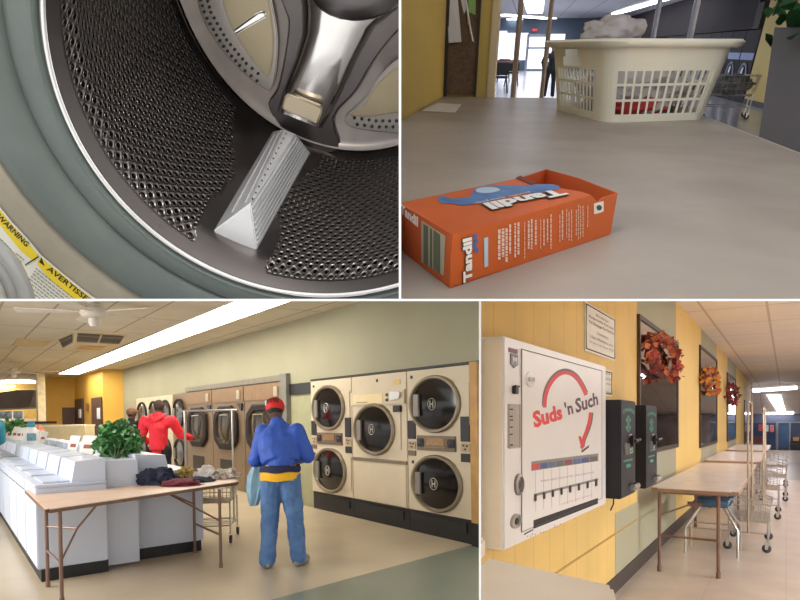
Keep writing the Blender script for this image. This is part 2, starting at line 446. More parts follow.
for k in (2, 5.5):
    f = k / 9; p, q = r0.lerp(b0, f), rl.lerp(b3, f); n = (rl - r0).cross(b0 - r0).normalized(); n = n if n.dot(r0) < 0 else -n
    mb.tube([p + (q - p) * .08 + n * .0002, p + (q - p) * .95 + n * .0002], .0008, 5)
tlb(mb, 'rib', m_lift, lifter, smooth=True)
mb = MB(); nn = -(r0.normalized())
for k in range(13):
    c = r0.lerp(rl.lerp(rr, .35), .05 + k * .075) + nn * .0006
    ax = (rl - r0).normalized(); sx = ax.cross(nn).normalized()
    mb.poly([c + ax * (.0022 * math.sin(2 * PI * i / 8)) + sx * (.0013 * math.cos(2 * PI * i / 8)) for i in range(8)])
tlb(mb, 'drain_hole', m_black, lifter)

# rear plate, rim, sectors, spider arm
d1 = DN.dot(DB)
mb = MB(); mb.loft([[rear(2 * PI * i / 96, 0, -.02) for i in range(96)], [rear(2 * PI * i / 96, -.001, .004) for i in range(96)], [rear(2 * PI * i / 96, -.007, .009) for i in range(96)], [rear(2 * PI * i / 96, -.014, .006) for i in range(96)], [rear(2 * PI * i / 96, -.02, .001) for i in range(96)], [rear(2 * PI * i / 96, -.2, .0) for i in range(96)]], True, True)
back = tlb(mb, 'rear_plate', m_dsteel, smooth=50)
def slab(name, pts, m, d, th, parent=None, bev=.004, seg=3, smooth=True, label=None):
    mb = MB(); mb.prism([onp(u, v, d) for u, v in pts], DN * th)
    bmesh.ops.recalc_face_normals(mb.bm, faces=mb.bm.faces)
    if bev: bmesh.ops.bevel(mb.bm, geom=list(mb.bm.edges), offset=bev, segments=seg, affect='EDGES', clamp_overlap=True)
    return tlb(mb, name, m, parent, smooth=60 if smooth else False, label=label)
def spl(pts, n=4):      # soften a pixel outline
    out = []
    m = len(pts)
    for i in range(m):
        p0, p1, p2, p3 = [pts[(i + k) % m] for k in (-1, 0, 1, 2)]
        for k in range(n):
            t = k / n
            out.append(tuple(.5 * (2 * p1[c] + (p2[c] - p0[c]) * t + (2 * p0[c] - 5 * p1[c] + 4 * p2[c] - p3[c]) * t * t + (3 * p1[c] - p0[c] - 3 * p2[c] + p3[c]) * t ** 3) for c in (0, 1)))
    return out
m_sec = mat('sector_steel', (150, 144, 138), .24, 1, var=.06)
secL = slab('drain_sector', spl([(188, -60), (196, -8), (203, 20), (221, 49), (243, 73), (266, 90), (273, 86), (277, 60), (277, 30), (270, -8), (262, -60)]), m_sec, d1 - .017, .016)
slab('sector_window', spl([(214, -60), (221, -8), (228, 20), (243, 47), (261, 71), (269, 75), (273, 55), (273, 30), (267, -8), (258, -60)]), m_tan, d1 - .0195, .006, secL, .002)
slab('sector_slot', [(232, 31), (235, 35), (267, 17), (264, 11), (258, 12)], m_chrome, d1 - .0255, .008, secL, .0022)
secR = slab('drain_sector', spl([(344, 119), (352, 111), (366, 97), (379, 77), (402, 57), (440, 46), (470, 80), (440, 140), (398, 134), (370, 131), (350, 127)]), m_sec, d1 - .017, .016)
slab('sector_window', spl([(349, 115), (364, 105), (373, 89), (384, 77), (402, 64), (436, 54), (455, 80), (430, 112), (398, 113), (370, 117)]), m_tan, d1 - .0195, .006, secR, .002)
mb = MB()
def holes(path, rows, par):
    for a, b in zip(path, path[1:]):
        L = math.hypot(b[0] - a[0], b[1] - a[1]); n = max(1, int(L / 6.2)); nx, ny = -(b[1] - a[1]) / L, (b[0] - a[0]) / L
        for i in range(n):
            for r in rows:
                t = (i + .5 * (r > 0)) / n; c = (a[0] + (b[0] - a[0]) * t + nx * r, a[1] + (b[1] - a[1]) * t + ny * r)
                mb.poly([onp(c[0] + 1.7 * math.cos(k * PI / 4), c[1] + 1.7 * math.sin(k * PI / 4), d1 - .0176) for k in range(8)])
holes([(201, -10), (208, 14), (224, 42), (244, 66), (262, 81)], (-3.2, 3.2), secL); tlb(mb, 'drain_hole', m_black, secL)
mb = MB(); holes([(354, 121), (376, 124), (410, 124)], (-3, 3), secR); tlb(mb, 'drain_hole', m_black, secR)
# the arm as a crowned section, then a darker slab for the shade beside it
arm_l = [(298, -14), (302, 5), (302, 32), (295, 58), (285, 85), (277, 111)]
arm_r = [(412, -14), (396, 10), (374, 28), (357, 60), (342, 92), (322, 129)]
rings = []
for i, (a, b) in enumerate(zip(arm_l, arm_r)):
    row = []
    for k in range(13):
        t = k / 12; cr = 4 * t * (1 - t); bulge = (.026 * min(1, cr * 2.2) ** .6) + .012 * math.sin(PI * t) * (1 if i < 4 else .5)
        u, v = a[0] + (b[0] - a[0]) * t, a[1] + (b[1] - a[1]) * t
        if i == 5: bulge *= .75
        row.append(onp(u, v, d1 - .012 - bulge))
    rings.append(row)
# closed section: add the underside
rings = [r + [onp(b[0], b[1], d1 + .002), onp(a[0], a[1], d1 + .002)] for r, a, b in zip(rings, arm_l, arm_r)]
fine = []
for A, B in zip(rings, rings[1:]): fine += [[p.lerp(q, t / 4) for p, q in zip(A, B)] for t in range(4)]
fine.append(rings[-1])
mb = MB(); mb.loft(fine, True, True); arm = tlb(mb, 'spider_arm', m_chrome, smooth=50, label='bright polished spider arm')
slab('arm_pad', [(281, 109), (285, 96), (289, 94), (321, 107), (322, 112), (317, 125)], mat('pad_steel', (200, 186, 160), .3, .8, var=.04), d1 - .056, .012, arm, .002)
for nm, al in (('left', [(290, -14), (291, 30), (284, 58), (273, 90), (268, 112), (280, 128), (284, 108), (297, 60), (304, 30), (302, -14)]),): pass
slab('arm_shade', spl([(286, -20), (288, 20), (284, 55), (277, 88), (268, 108), (300, 150), (340, 150), (334, 118), (356, 92), (374, 62), (400, 30), (430, 5), (430, -20)], 3), mat('shade_steel', (100, 95, 94), .3, 1, var=.1), d1 - .008, .01, back, .003)  # darker steel slab stands in for the shadow band around the arm
mb = MB(); M = Matrix((DE1, DE2, DN)).transposed().to_4x4(); c = onp(357, -12, d1 - .045)
mb.ball(c, (.062, .036, .02), M, 3); tlb(mb, 'hub', mat('hub_steel', (120, 116, 116), .3, 1, var=.1), smooth=True)

# small light added just above the camera to put glints in the drum
ld = bpy.data.lights.new('drum_glint_light', 'AREA'); ld.shape = 'DISK'; ld.size = .10; ld.energy = 2.6; ld.color = (1, .97, .93)
lo = bpy.data.objects.new('drum_glint_light', ld); COL.objects.link(lo); lo.location = CAM + V((-.16, .02, .52))
lo.rotation_euler = ((CAM + V((-.1, .7, .35))) - lo.location).to_track_quat('-Z', 'Y').to_euler()

# ================================================================ people, foliage, carts: shared builders
m_skin = mat('skin', (150, 105, 85), .55, var=.04); m_skin2 = mat('dark_skin', (92, 62, 48), .55, var=.04)
m_hair = mat('dark_hair', (30, 24, 22), .7, var=.1, scale=60)
def person(fr, loc, rz, label, H, J, wear, skin, hair, voxel=.012, sx=1.0):
    """J joints in units of height (x right, y forwards, z up); wear: name -> (material, list of (joints, radii))"""
    t = thing('person', label, 'person', fr, loc, rz)
    S = lambda p: V((p[0] * sx, p[1], p[2])) * H
    mb = MB()
    def ch(names, rr, m=None, n=12, g=1.0):
        (m or mb).tube([S(J[k]) for k in names], [(r[0] * H * g, r[1] * H * g) if isinstance(r, tuple) else r * H * g for r in rr], n)
        for k, r in zip(names, rr):
            r = (r if isinstance(r, tuple) else (r, r)); q = min(r)
            (m or mb).ball(S(J[k]), q * H * g * .98, sub=2)
    h = S(J['head'])
    hd = Matrix.Rotation(R(J.get('tilt', 0)), 4, 'X') @ Matrix.Rotation(R(J.get('roll', 0)), 4, 'Y')
    mb.ball(h, (.043 * H, .054 * H, .066 * H), hd, 3)
    for s in (-1, 1):
        mb.ball(h + hd @ V((s * .044 * H, -.004 * H, -.004 * H)), (.006 * H, .010 * H, .017 * H), hd, 2)
        mb.ball(h + hd @ V((s * .016 * H, .047 * H, .004 * H)), .008 * H, hd, 2)
    mb.ball(h + hd @ V((0, .056 * H, -.012 * H)), (.008 * H, .013 * H, .016 * H), hd, 2)
    mb.ball(h + hd @ V((0, .047 * H, -.034 * H)), (.014 * H, .008 * H, .006 * H), hd, 2)
    mb.ball(h + hd @ V((0, .035 * H, -.046 * H)), (.024 * H, .022 * H, .016 * H), hd, 2)
    ch(['neck', 'head'], [.033, .03]); ch(['pelvis', 'belly', 'chest', 'neck'], [(.075, .055), (.07, .05), (.085, .06), (.035, .035)])
    for s in 'LR':
        ch(['chest', 'sho' + s], [.04, .035]); ch(['sho' + s, 'elb' + s, 'wri' + s], [.032, .024, .016])
        ch(['pelvis', 'hip' + s], [.05, .05]); ch(['hip' + s, 'kne' + s, 'ank' + s], [.052, .035, .022]); ch(['ank' + s, 'toe' + s], [.022, .018])
        w = S(J['wri' + s]); d = (w - S(J['elb' + s])).normalized(); side = d.cross(V((0, 0, 1))).normalized() if abs(d.z) < .95 else V((1, 0, 0)); up = side.cross(d)
        mb.ball(w + d * .028 * H, .019 * H, sub=2)
        for k, (o_, L_) in enumerate(((-.0165, .042), (-.0055, .048), (.0055, .046), (.0165, .036))):
            a = w + d * .04 * H + side * o_ * H
            mb.tube([a - d * .012 * H, a + d * L_ * .5 * H, a + d * L_ * .85 * H - up * .018 * H], [.0062 * H, .0056 * H, .0048 * H], 6)
        a = w + d * .012 * H - side * .014 * H
        mb.tube([a, a - side * .016 * H + d * .016 * H, a - side * .018 * H + d * .034 * H - up * .006 * H], [.0075 * H, .0065 * H, .005 * H], 6)
    remeshed(mb, voxel, 2).build('body', skin, t, smooth=True)
    mb = MB(); mb.ball(h + hd @ V((0, -.007 * H, .010 * H)), (.047 * H, .055 * H, .062 * H), hd, 3)
    # keep the hair off the face
    bmesh.ops.bisect_plane(mb.bm, geom=list(mb.bm.verts) + list(mb.bm.edges) + list(mb.bm.faces), plane_co=h + hd @ V((0, .022 * H, .0)), plane_no=hd.to_3x3() @ V((0, 1, -.45)), clear_outer=True)
    wrinkle(mb, .004 * H, 18); mb.build('hair', hair, t, smooth=True)
    for nm, m, chains, amp in wear:
        w_ = MB()
        for names, rr in chains: ch(names, rr, w_)
        w_ = remeshed(w_, max(voxel, .010), 3); wrinkle(w_, amp, 9, 1); wrinkle(w_, amp * .5, 24, 2)
        for v in w_.bm.verts: v.co.z = max(v.co.z, .03)
        w_.build(nm, m, t, smooth=True)
    return t, h, hd, S
BASEJ = dict(pelvis=(0, 0, .53), belly=(0, 0, .62), chest=(0, 0, .74), neck=(0, 0, .84), head=(0, .012, .925),
             shoL=(-.115, 0, .805), shoR=(.115, 0, .805), elbL=(-.15, .02, .63), elbR=(.15, .02, .63), wriL=(-.11, .15, .60), wriR=(.11, .15, .60),
             hipL=(-.05, 0, .52), hipR=(.05, 0, .52), kneL=(-.065, .01, .28), kneR=(.065, .01, .28), ankL=(-.075, -.01, .045), ankR=(.075, -.01, .045), toeL=(-.085, .07, .02), toeR=(.085, .07, .02))
def Jm(**k): d = dict(BASEJ); d.update(k); return d
TROUS = [(['pelvis', 'hipL', 'kneL', 'ankL'], [(.075, .06), .06, .046, .042]), (['pelvis', 'hipR', 'kneR', 'ankR'], [(.075, .06), .06, .046, .042])]
TOP = [(['pelvis', 'belly', 'chest', 'neck'], [(.092, .07), (.094, .07), (.11, .075), (.045, .045)]), (['chest', 'shoL'], [.05, .046]), (['chest', 'shoR'], [.05, .046]),
       (['shoL', 'elbL', 'wriL'], [.046, .036, .028]), (['shoR', 'elbR', 'wriR'], [.046, .036, .028])]
def shoes(t, S, J, m, H):
    for s in 'LR':
        a, b = S(J['ank' + s]), S(J['toe' + s]); d = (b - a); d.z = 0; d.normalize()
        mb = MB()
        M = Matrix.Translation(V((a.x, a.y, .03 * H / 1.7)) + d * .03 * H) @ Matrix.Rotation(math.atan2(-d.x, d.y), 4, 'Z')
        mb.ball((0, 0, 0), (.03 * H, .078 * H, .026 * H), sub=3)
        for v in mb.bm.verts: v.co.z = max(v.co.z, -.0165 * H); v.co = M @ v.co
        mb.build('shoe', m, t, smooth=True)

def leaves(mb, pts, size, rnd, droop=.3, fold=.25):
    for p in pts:
        a = V((rnd.gauss(0, 1), rnd.gauss(0, 1), rnd.gauss(0, 1) - droop)).normalized(); b = a.cross(V((rnd.gauss(0, 1), rnd.gauss(0, 1), rnd.gauss(0, 1)))).normalized(); n = a.cross(b)
        L = size * rnd.uniform(.7, 1.3); w = L * .42; p = V(p)
        q = [p, p + a * L * .35 + b * w + n * w * fold, p + a * L * .7 + b * w * .7 + n * w * fold, p + a * L, p + a * L * .7 - b * w * .7 + n * w * fold, p + a * L * .35 - b * w + n * w * fold]
        v_ = [mb.bm.verts.new(k) for k in q]; mb.bm.faces.new((v_[0], v_[1], v_[2], v_[3])); mb.bm.faces.new((v_[0], v_[3], v_[4], v_[5]))
    return mb
m_leaf = mat('leaf_green', (98, 160, 88), .5, c2=(24, 74, 36), scale=14, var=.1)
m_leafd = mat('deep_leaf', (30, 92, 38), .5, c2=(8, 34, 14), scale=22, var=.1)
m_wire = mat('chromed_wire', (186, 180, 172), .3, .6, var=.05)
m_brass = mat('worn_pole', (176, 156, 136), .35, .75, var=.1)
m_rubb = mat('caster_rubber', (58, 56, 58), .7, var=.08)

def wire_cart(label, fr, loc, rz, L=.9, W=.5, zb=.46, zt=.74, rail=1.75, slope=.12, poles=True, across=False, group=None, base=.12, fine=True, pm=None):
    pm = pm or (m_wire if across else m_brass)
    t = thing('laundry_cart', label, 'laundry cart', fr, loc, rz, group)
    x0, x1, y0, y1 = -W / 2, W / 2, -L / 2, L / 2
    def corner(x, y, z): return V((x * (1 + .0), y, z))
    mb = MB(); r = .0038
    def zt_(y): return zt + slope * (y - y0) / L
    nz = 5 if fine else 3
    for k in range(nz + 1):
        f = k / nz; e = .03 * (1 - f)
        rr = .008 if k == nz else r
        mb.tube([(x0 + e, y0 + e, zb + (zt_(y0) - zb) * f), (x1 - e, y0 + e, zb + (zt_(y0) - zb) * f), (x1 - e, y1 - e, zb + (zt_(y1) - zb) * f), (x0 + e, y1 - e, zb + (zt_(y1) - zb) * f)], rr, 5, closed=True)
    st = .05 if fine else .09
    n = int(W / st)
    for i in range(1, n):
        x = x0 + W * i / n
        mb.tube([(x, y0, zt_(y0)), (x * .95, y0 + .03, zb), (x * .95, y1 - .03, zb), (x, y1, zt_(y1))], r, 4)
    n = int(L / st)
    for i in range(1, n):
        y = y0 + L * i / n
        mb.tube([(x0, y, zt_(y)), (x0 + .03, y, zb), (x1 - .03, y, zb), (x1, y, zt_(y))], r, 4)
    mb.build('wire_basket', m_wire, t)
    mb = MB()
    for sx in (-1, 1):
        for sy in (-1, 1): mb.tube([(sx * W * .46, sy * L * .44, zb + .02), (sx * W * .46, sy * L * .44, base)], .011, 6)
        mb.tube([(sx * W * .46, y0 * .9, base + .1), (sx * W * .46, y1 * .9, base + .1)], .010, 6)
    for sy in (-1, 1): mb.tube([(x0 * .92, sy * L * .44, base + .1), (x1 * .92, sy * L * .44, base + .1)], .010, 6)
    for k in range(5): mb.tube([(x0 * .92, y0 * .8 + L * .8 * k / 4, base + .1), (x1 * .92, y0 * .8 + L * .8 * k / 4, base + .1)], .004, 4)
    mb.build('frame', m_wire, t)
    for sx in (-1, 1):
        for sy in (-1, 1):
            mb = MB(); M = T((sx * W * .46, sy * L * .44 + .015, .05)) @ Rm(90, 'Y')
            mb.lathe([(.001, -.014), (.042, -.014), (.05, -.008), (.05, .008), (.042, .014), (.001, .014)], M, 14)
            c = mb.build('caster', m_rubb, t, smooth=True)
            mb = MB(); x, y = sx * W * .46, sy * L * .44
            for q in (-.02, .02): mb.prism([(x + q, y - .015, base), (x + q, y + .035, base), (x + q, y + .03, .04), (x + q, y + .005, .04)], (.003, 0, 0))
            mb.build('fork', m_wire, c)
    if poles:
        ends = ([(0, y0 + .1), (0, y1 - .1)] if not across else [(x0 + .02, 0), (x1 - .02, 0)])
        for ex, ey in ends:
            mb = MB(); mb.tube([(ex, ey, base + .1), (ex, ey, rail)], .013, 8); mb.build('pole', pm, t, smooth=True)
        a, b = [V((ex, ey, rail)) for ex, ey in ends]; d = (b - a).normalized()
        mb = MB(); mb.tube([a - d * .06, b + d * .06], .012, 8); mb.build('hanging_rail', pm, t, smooth=True)
    return t

def round_door(mb_ring, mb_glass, c, r, ax, up, side, depth=.03, n=28, squash=1.):
    """ring and glass of a porthole: c centre, ax outward, up/side in the face"""
    def ring(rr, a): return [c + ax * a + side * (rr * math.cos(2 * PI * k / n)) + up * (rr * math.sin(2 * PI * k / n) * squash) for k in range(n)]
    mb_ring.loft([ring(r, 0), ring(r, depth * .7), ring(r * .97, depth), ring(r * .90, depth), ring(r * .86, depth * .4)], True, False)
    mb_glass.loft([ring(r * .87, depth * .35), ring(r * .6, depth * .75), ring(r * .25, depth * .95), ring(.004, depth)], True, False)

# ================================================================ upper right: folding counter with basket and detergent box
H = .165; ZT = -H; ZF = -1.25
tz = lambda u, v, z=ZT: TRF.z(u, v, z)
UP = V((0, 0, 1))
xl = tz(401, 120).x; yf = tz(446, 96.5).y; xr = tz(705, 116).x
xl = (tz(402, 119.5).x + tz(444, 96.2).x) / 2
m_lam = mat('counter_laminate', (168, 160, 150), .42, var=.05, scale=6, c2=(146, 136, 128), spec=.45)
m_yw = mat('yellow_wall', (196, 172, 92), .6, var=.04, scale=1.5)
m_tw = mat('tan_wall', (176, 150, 92), .6, var=.04, scale=1.5)
ct = thing('folding_counter', 'long mottled beige laminate counter beside a yellow wall', 'counter', TRF, ((xl + xr) / 2, 1.5, ZF))
mb = MB(); mb.box(xl, xr, .12, yf, ZT - .035, ZT, .004); mb.build('worktop', m_lam, ct, rel=True)
mb = MB(); mb.box(xr, xr + .006, .12, yf, ZT - .035, ZT - .002); mb.build('edge_strip', mat('edge_strip', (205, 200, 192), .5, var=.03), ct, rel=True)
mb = MB(); mb.box(xl + .02, xr - .12, .2, yf - .1, ZF, ZT - .035); mb.build('base', mat('counter_base', (110, 100, 88), .7, var=.05), ct, rel=True)
# near wall on the left and the end wall with the cork board
mb = MB(); mb.box(xl - .1, xl, .1, yf + .12, ZF, 1.6); struct(mb.build('wall_left', m_yw, fr=TRF))
ye = yf + .012
bx = lambda u, v=60, y=ye: TRF.y(u, v, y).x
mb = MB(); mb.box(xl - .1, bx(489), ye + .008, ye + .12, ZF, 1.6); struct(mb.build('wall_back', m_yw, fr=TRF))
mb = MB(); mb.box(bx(489), bx(496), ye - .01, ye + .14, ZF, 1.6, .004); struct(mb.build('trim_1', mat('cream_trim', (205, 190, 158), .5, var=.03), fr=TRF))
zc = TRF.y(460, 94.5, ye).z
cb = thing('cork_board', 'brown cork notice board in a dark frame above the far end of the counter', 'notice board', TRF, (bx(460), ye, zc))
mb = MB(); mb.box(bx(447), bx(476), ye - .004, ye + .008, zc, 1.55); mb.build('cork', mat('cork', (104, 84, 66), .9, var=.14, scale=90, bump=.3, bscale=160), cb, rel=True)
mb = MB(); mb.box(bx(442), bx(448), ye - .014, ye + .008, zc - .01, 1.56); mb.box(bx(475.5), bx(478), ye - .014, ye + .008, zc - .01, 1.56)
mb.build('frame', mat('dark_wood', (46, 32, 26), .5, var=.1, scale=20), cb, rel=True)
def sheet(px, m, label, y, bend=.0, cat='paper', name='paper_notice', th=.0006, curl=None):
    mb = MB(); pts = [TRF.y(u, v, y) for u, v in px]
    if curl: pts = [p + V((0, -curl[i], 0)) for i, p in enumerate(pts)]
    mb.prism(pts, (0, th, 0)); return tag(mb.build(name, m, fr=TRF), label, cat)
m_pap = mat('white_paper', (214, 216, 222), .7, var=.03); m_papg = mat('green_paper', (136, 176, 104), .7, var=.03)
sheet([(446.5, -12), (457, -12), (462, 42), (449, 43)], m_pap, 'long white sheet pinned at the left of the cork board', ye - .007, curl=(0, 0, .02, .01))
sheet([(458, -12), (466, -12), (466, 10), (464, 14)], m_pap, 'short white slip pinned mid cork board', ye - .008)
sheet([(464.5, -6), (466, -6), (470, 20), (474.5, 42), (473, 41), (468, 22)], m_pap, 'narrow curled white strip hanging on the cork board', ye - .0095, curl=(0, 0, .01, .03, .03, .01))
sheet([(468, -12), (476, -12), (475.5, 15), (468.5, 12)], m_papg, 'green notice pinned at the right of the cork board', ye - .011)
mb = MB(); mb.prism([tz(421.5, 111.2, ZT + .001), tz(455, 112.8, ZT + .001), tz(461.5, 104.6, ZT + .001), tz(437.5, 103.4, ZT + .001)], (0, 0, .001))
tag(mb.build('sheet_of_paper', mat('blank_paper', (206, 202, 196), .7, var=.02), fr=TRF), 'loose white sheet of paper lying on the counter by the yellow wall', 'paper')

# detergent box
m_org = mat('orange_card', (196, 90, 30), .5, var=.03, scale=14, spec=.4); m_orgi = mat('orange_inside', (190, 88, 40), .7, var=.05)
m_wht = mat('white_print', (236, 232, 226), .5, var=.0); m_blu = mat('blue_print', (84, 130, 178), .5, c2=(60, 96, 160), var=.1, scale=50)
m_sky = mat('pale_print', (176, 198, 214), .5, var=.02)
N1 = tz(450, 288.5); N2 = tz(610.3, 234.5); N0 = tz(398, 248)
zt1 = TRF.pl(451, 234, N1, (N1 - TRF.o).cross(V((1, 0, 0))).cross(V((1, 0, 0)))).z if False else None
def zat(P, v):      # height above P whose image row is v
    lo_, hi_ = P.z, P.z + .3
    for _ in range(40):
        mid = (lo_ + hi_) / 2
        if TRF.px(V((P.x, P.y, mid)))[1] > v: lo_ = mid
        else: hi_ = mid
    return (lo_ + hi_) / 2
hb = (zat(N1, 235) + zat(N2, 194)) / 2
T1, T2 = V((N1.x, N1.y, zat(N1, 235))), V((N2.x, N2.y, zat(N2, 193)))
zt_ = (T1.z + T2.z) / 2
T0 = TRF.z(399, 203, T1.z); TBR = TRF.z(546, 169, T2.z); TBL = T0
# back corners come from the top outline; the box stands on its own footprint
N0 = V((T0.x, T0.y, ZT)); N3 = V((TBR.x, TBR.y, ZT))
bxl = thing('detergent_box', 'torn open orange detergent powder box lying on its side in front', 'detergent box', TRF, (N1 + N2 + N0 + N3) / 4)
def on_top(u, v):   # the sagging top panel is the plane through T1, T2, T0
    n = (T2 - T1).cross(T0 - T1).normalized(); return TRF.pl(u, v, T1, n)
def on_front(u, v): n = (N2 - N1).cross(UP).normalized(); return TRF.pl(u, v, N1, n)
def on_end(u, v): n = (N0 - N1).cross(UP).normalized(); return TRF.pl(u, v, N1, n)
th = .0012
def panel(name, pts, m, nrm, parent=bxl):
    mb = MB(); mb.prism(pts, V(nrm) * -th); return mb.build(name, m, parent, rel=True)
fn = (N2 - N1).cross(UP).normalized(); fn = fn if fn.y < 0 else -fn
en = (N0 - N1).cross(UP).normalized(); en = en if en.x < 0 else -en
cut = [on_front(u, v) for u, v in ((590, 194.5), (597.5, 202), (601, 200))]
panel('front_panel', [N1, N2, T2, on_front(603, 197.5), on_front(598, 202.5), on_front(591, 195.2), T1], m_org, fn)
panel('side_panel', [N0, N1, T1, T0], m_org, en)
tp = [T1, on_top(590.5, 194.8), on_top(581, 191.5), on_top(548, 186), on_top(516, 178.8), T0]
panel('top_panel', tp, m_org, (0, 0, 1))
bk = TBR - T0; panel('back_panel', [N0, N3, TBR, on_top(518, 178.5) , T0], m_orgi, -fn)
panel('end_panel', [N2, N3, TBR, TBR.lerp(T2, .5) + UP * .002, T2], m_orgi, -en)
panel('bottom_panel', [N0, N1, N2, N3], m_org, (0, 0, -1))
mb = MB(); fl = [on_top(516, 178.5), on_top(520, 176.5), on_top(538, 183.5), on_top(531, 185)]
mb.prism([p + UP * .001 for p in fl], (0, 0, -.001)); mb.build('torn_flap', mat('torn_card', (120, 50, 36), .7, var=.05), bxl, rel=True)
def btxt(name, s, fnc, bl, br, tl, m, eps, bold=.03, mb=None):
    mb = mb or MB(); O = fnc(*bl); textmesh(mb, s, O, fnc(*br) - O, fnc(*tl) - O, eps, bold); return mb.build(name, m, bxl, rel=True)
# blue splash and lettering on the top
mb = MB(); blob = [(438, 198), (444, 196.8), (452, 199), (470, 197), (474, 190), (484, 186.8), (500, 185.5), (520, 186), (548, 184.5), (560, 187), (556, 190), (540, 193), (520, 194), (500, 199), (480, 203.5), (462, 205.5), (452, 204), (441, 203.5)]
mb.prism([on_top(u, v) + UP * .0004 for u, v in spl(blob, 3)], (0, 0, .0002)); mb.build('printed_splash', m_blu, bxl, rel=True)
mb = MB(); mb.prism([on_top(u, v) + UP * .0007 for u, v in spl([(476, 190), (484, 188), (496, 188.5), (500, 191), (490, 193.5), (478, 193)], 3)], (0, 0, .0001)); mb.build('printed_swirl', m_sky, bxl, rel=True)
btxt('brand_text', 'Tandil', on_top, (557, 190.6), (480.5, 205), (569.5, 196), m_ink, .0009, .09)
btxt('brand_text', 'Tandil', on_top, (557, 190.2), (482, 204.6), (569, 195.4), m_wht, .0013, .05)
btxt('small_text', 'powder detergent', on_top, (528, 192.2), (474, 203.2), (531, 193.8), m_wht, .001, .0)
# front: lettering reading upwards, columns of small print, badge
btxt('brand_text', 'Tandil', on_front, (471.5, 281), (471, 236), (462, 284), m_ink, .0008, .08)
btxt('brand_text', 'Tandil', on_front, (471.2, 280.2), (470.8, 236.5), (462.3, 283), m_wht, .0013, .05)
mb = MB()
for c in ((474.5, 236), (475.5, 241), (473.5, 246), (476, 250)): mb.prism([on_front(c[0] + 2.2 * math.cos(k * PI / 4), c[1] + 2.6 * math.sin(k * PI / 4)) + fn * .0004 for k in range(8)], fn * .0003)
mb.build('printed_splash', m_blu, bxl, rel=True)
mb = MB(); mb.prism([on_front(*p) + fn * .0004 for p in ((483.5, 238), (487.5, 237), (487.5, 266), (483.8, 267.3))], fn * .0003); mb.build('printed_strip', m_sky, bxl, rel=True)
rnd = random.Random(5); mb = MB()
cols = [(497, 500.5), (500.8, 504.4), (504.6, 507.6), (508.2, 511), (513.5, 516), (516.6, 519.4), (523.5, 525), (527, 529.5), (530, 532.5), (534, 536.5), (539.5, 541), (542.5, 544.5), (546, 548), (549.5, 551.5), (558.6, 560.2), (561, 563), (565.5, 567), (567.8, 569.4), (570.2, 571.8), (575, 576.6), (577.2, 578.8), (579.4, 581), (581.8, 583.4), (586.5, 588)]
for a, b in cols:
    tv = 236.5 - (a - 451) * .262 + rnd.uniform(1, 7); bv = 286 - (a - 451) * .333 - rnd.uniform(3, 14); t = tv
    while t < bv:
        w = min(rnd.uniform(1.5, 5), bv - t)
        if w > .8: mb.poly([on_front(*p) + fn * .0006 for p in ((a + .3, t), (b - .5, t), (b - .5, t + w), (a + .3, t + w))])
        t += w + .8
mb.build('small_text', mat('small_print', (226, 196, 178), .6, var=.0), bxl, rel=True)
mb = MB(); mb.prism([on_front(*p) + fn * .0004 for p in ((593.5, 203.5), (603, 201), (603, 211), (600, 212.5), (593.5, 214.2))], fn * .0003); bd = mb.build('badge', m_wht, bxl, rel=True)
mb = MB(); mb.prism([on_front(598.3 + 2.6 * math.cos(k * PI / 5), 207.5 + 2.8 * math.sin(k * PI / 5)) + fn * .0009 for k in range(10)], fn * .0003); mb.build('badge_emblem', mat('badge_green', (44, 60, 58), .5, var=.02), bd, rel=True)
# left end: striped patch and lettering
mb = MB(); mb.prism([on_end(*p) + en * .0004 for p in ((422, 220.5), (446, 236), (444, 275.5), (422, 262))], en * .0002); st = mb.build('barcode_patch', mat('patch', (176, 172, 150), .6, var=.03), bxl, rel=True)
mb = MB()
for a, b in ((424.5, 429), (431, 433), (434.5, 441)):
    mb.prism([on_end(a, 222 + (a - 422) * .65) + en * .0008, on_end(b, 222 + (b - 422) * .65) + en * .0008, on_end(b, 262 + (b - 422) * .6) + en * .0008, on_end(a, 261 + (a - 422) * .6) + en * .0008], en * .0002)
mb.build('barcode_stripe', mat('stripe_green', (96, 104, 84), .6, var=.03), st, rel=True)
btxt('brand_text', 'Tandil', on_end, (401.5, 213), (419, 227.5), (401.5, 203), m_wht, .0009, .05)

# ---- laundry basket
m_bask = mat('basket_plastic', (232, 230, 214), .42, var=.03, scale=5)
Nb = tz(606.5, 123)
zr = zat(Nb, 38.5) ; zr = min(zr, .03)
def dirv(a): return V((math.cos(R(a)), math.sin(R(a)), 0))
dR, dL = dirv(27), dirv(107)
LR_, LL_ = .315, .42
cb_ = Nb + dR * LR_ / 2 + dL * LL_ / 2
def rrect(c, hx, hy, rad, z, n=48):
    """rounded parallelogram outline with evenly spread points, starting at the near corner"""
    pts = []
    cor = [(-1, -1), (1, -1), (1, 1), (-1, 1)]
    per = []
    for i, (sx, sy) in enumerate(cor):
        cx_, cy_ = sx * (hx - rad), sy * (hy - rad)
        a0 = (225, 315, 45, 135)[i]
        for k in range(7):
            a = R(a0 - 45 + 90 * k / 6); per.append((cx_ + rad * math.cos(a), cy_ + rad * math.sin(a)))
    # resample
    d = [0]
    for p, q in zip(per, per[1:] + per[:1]): d.append(d[-1] + math.hypot(q[0] - p[0], q[1] - p[1]))
    out = []; m = len(per)
    for k in range(n):
        t = d[-1] * k / n; i = max(j for j in range(m) if d[j] <= t); f = (t - d[i]) / max(1e-9, d[i + 1] - d[i]); p, q = per[i], per[(i + 1) % m]
        x, y = p[0] + (q[0] - p[0]) * f, p[1] + (q[1] - p[1]) * f
        out.append(c + dR * x + dL * y + V((0, 0, z - c.z)))
    return out, per
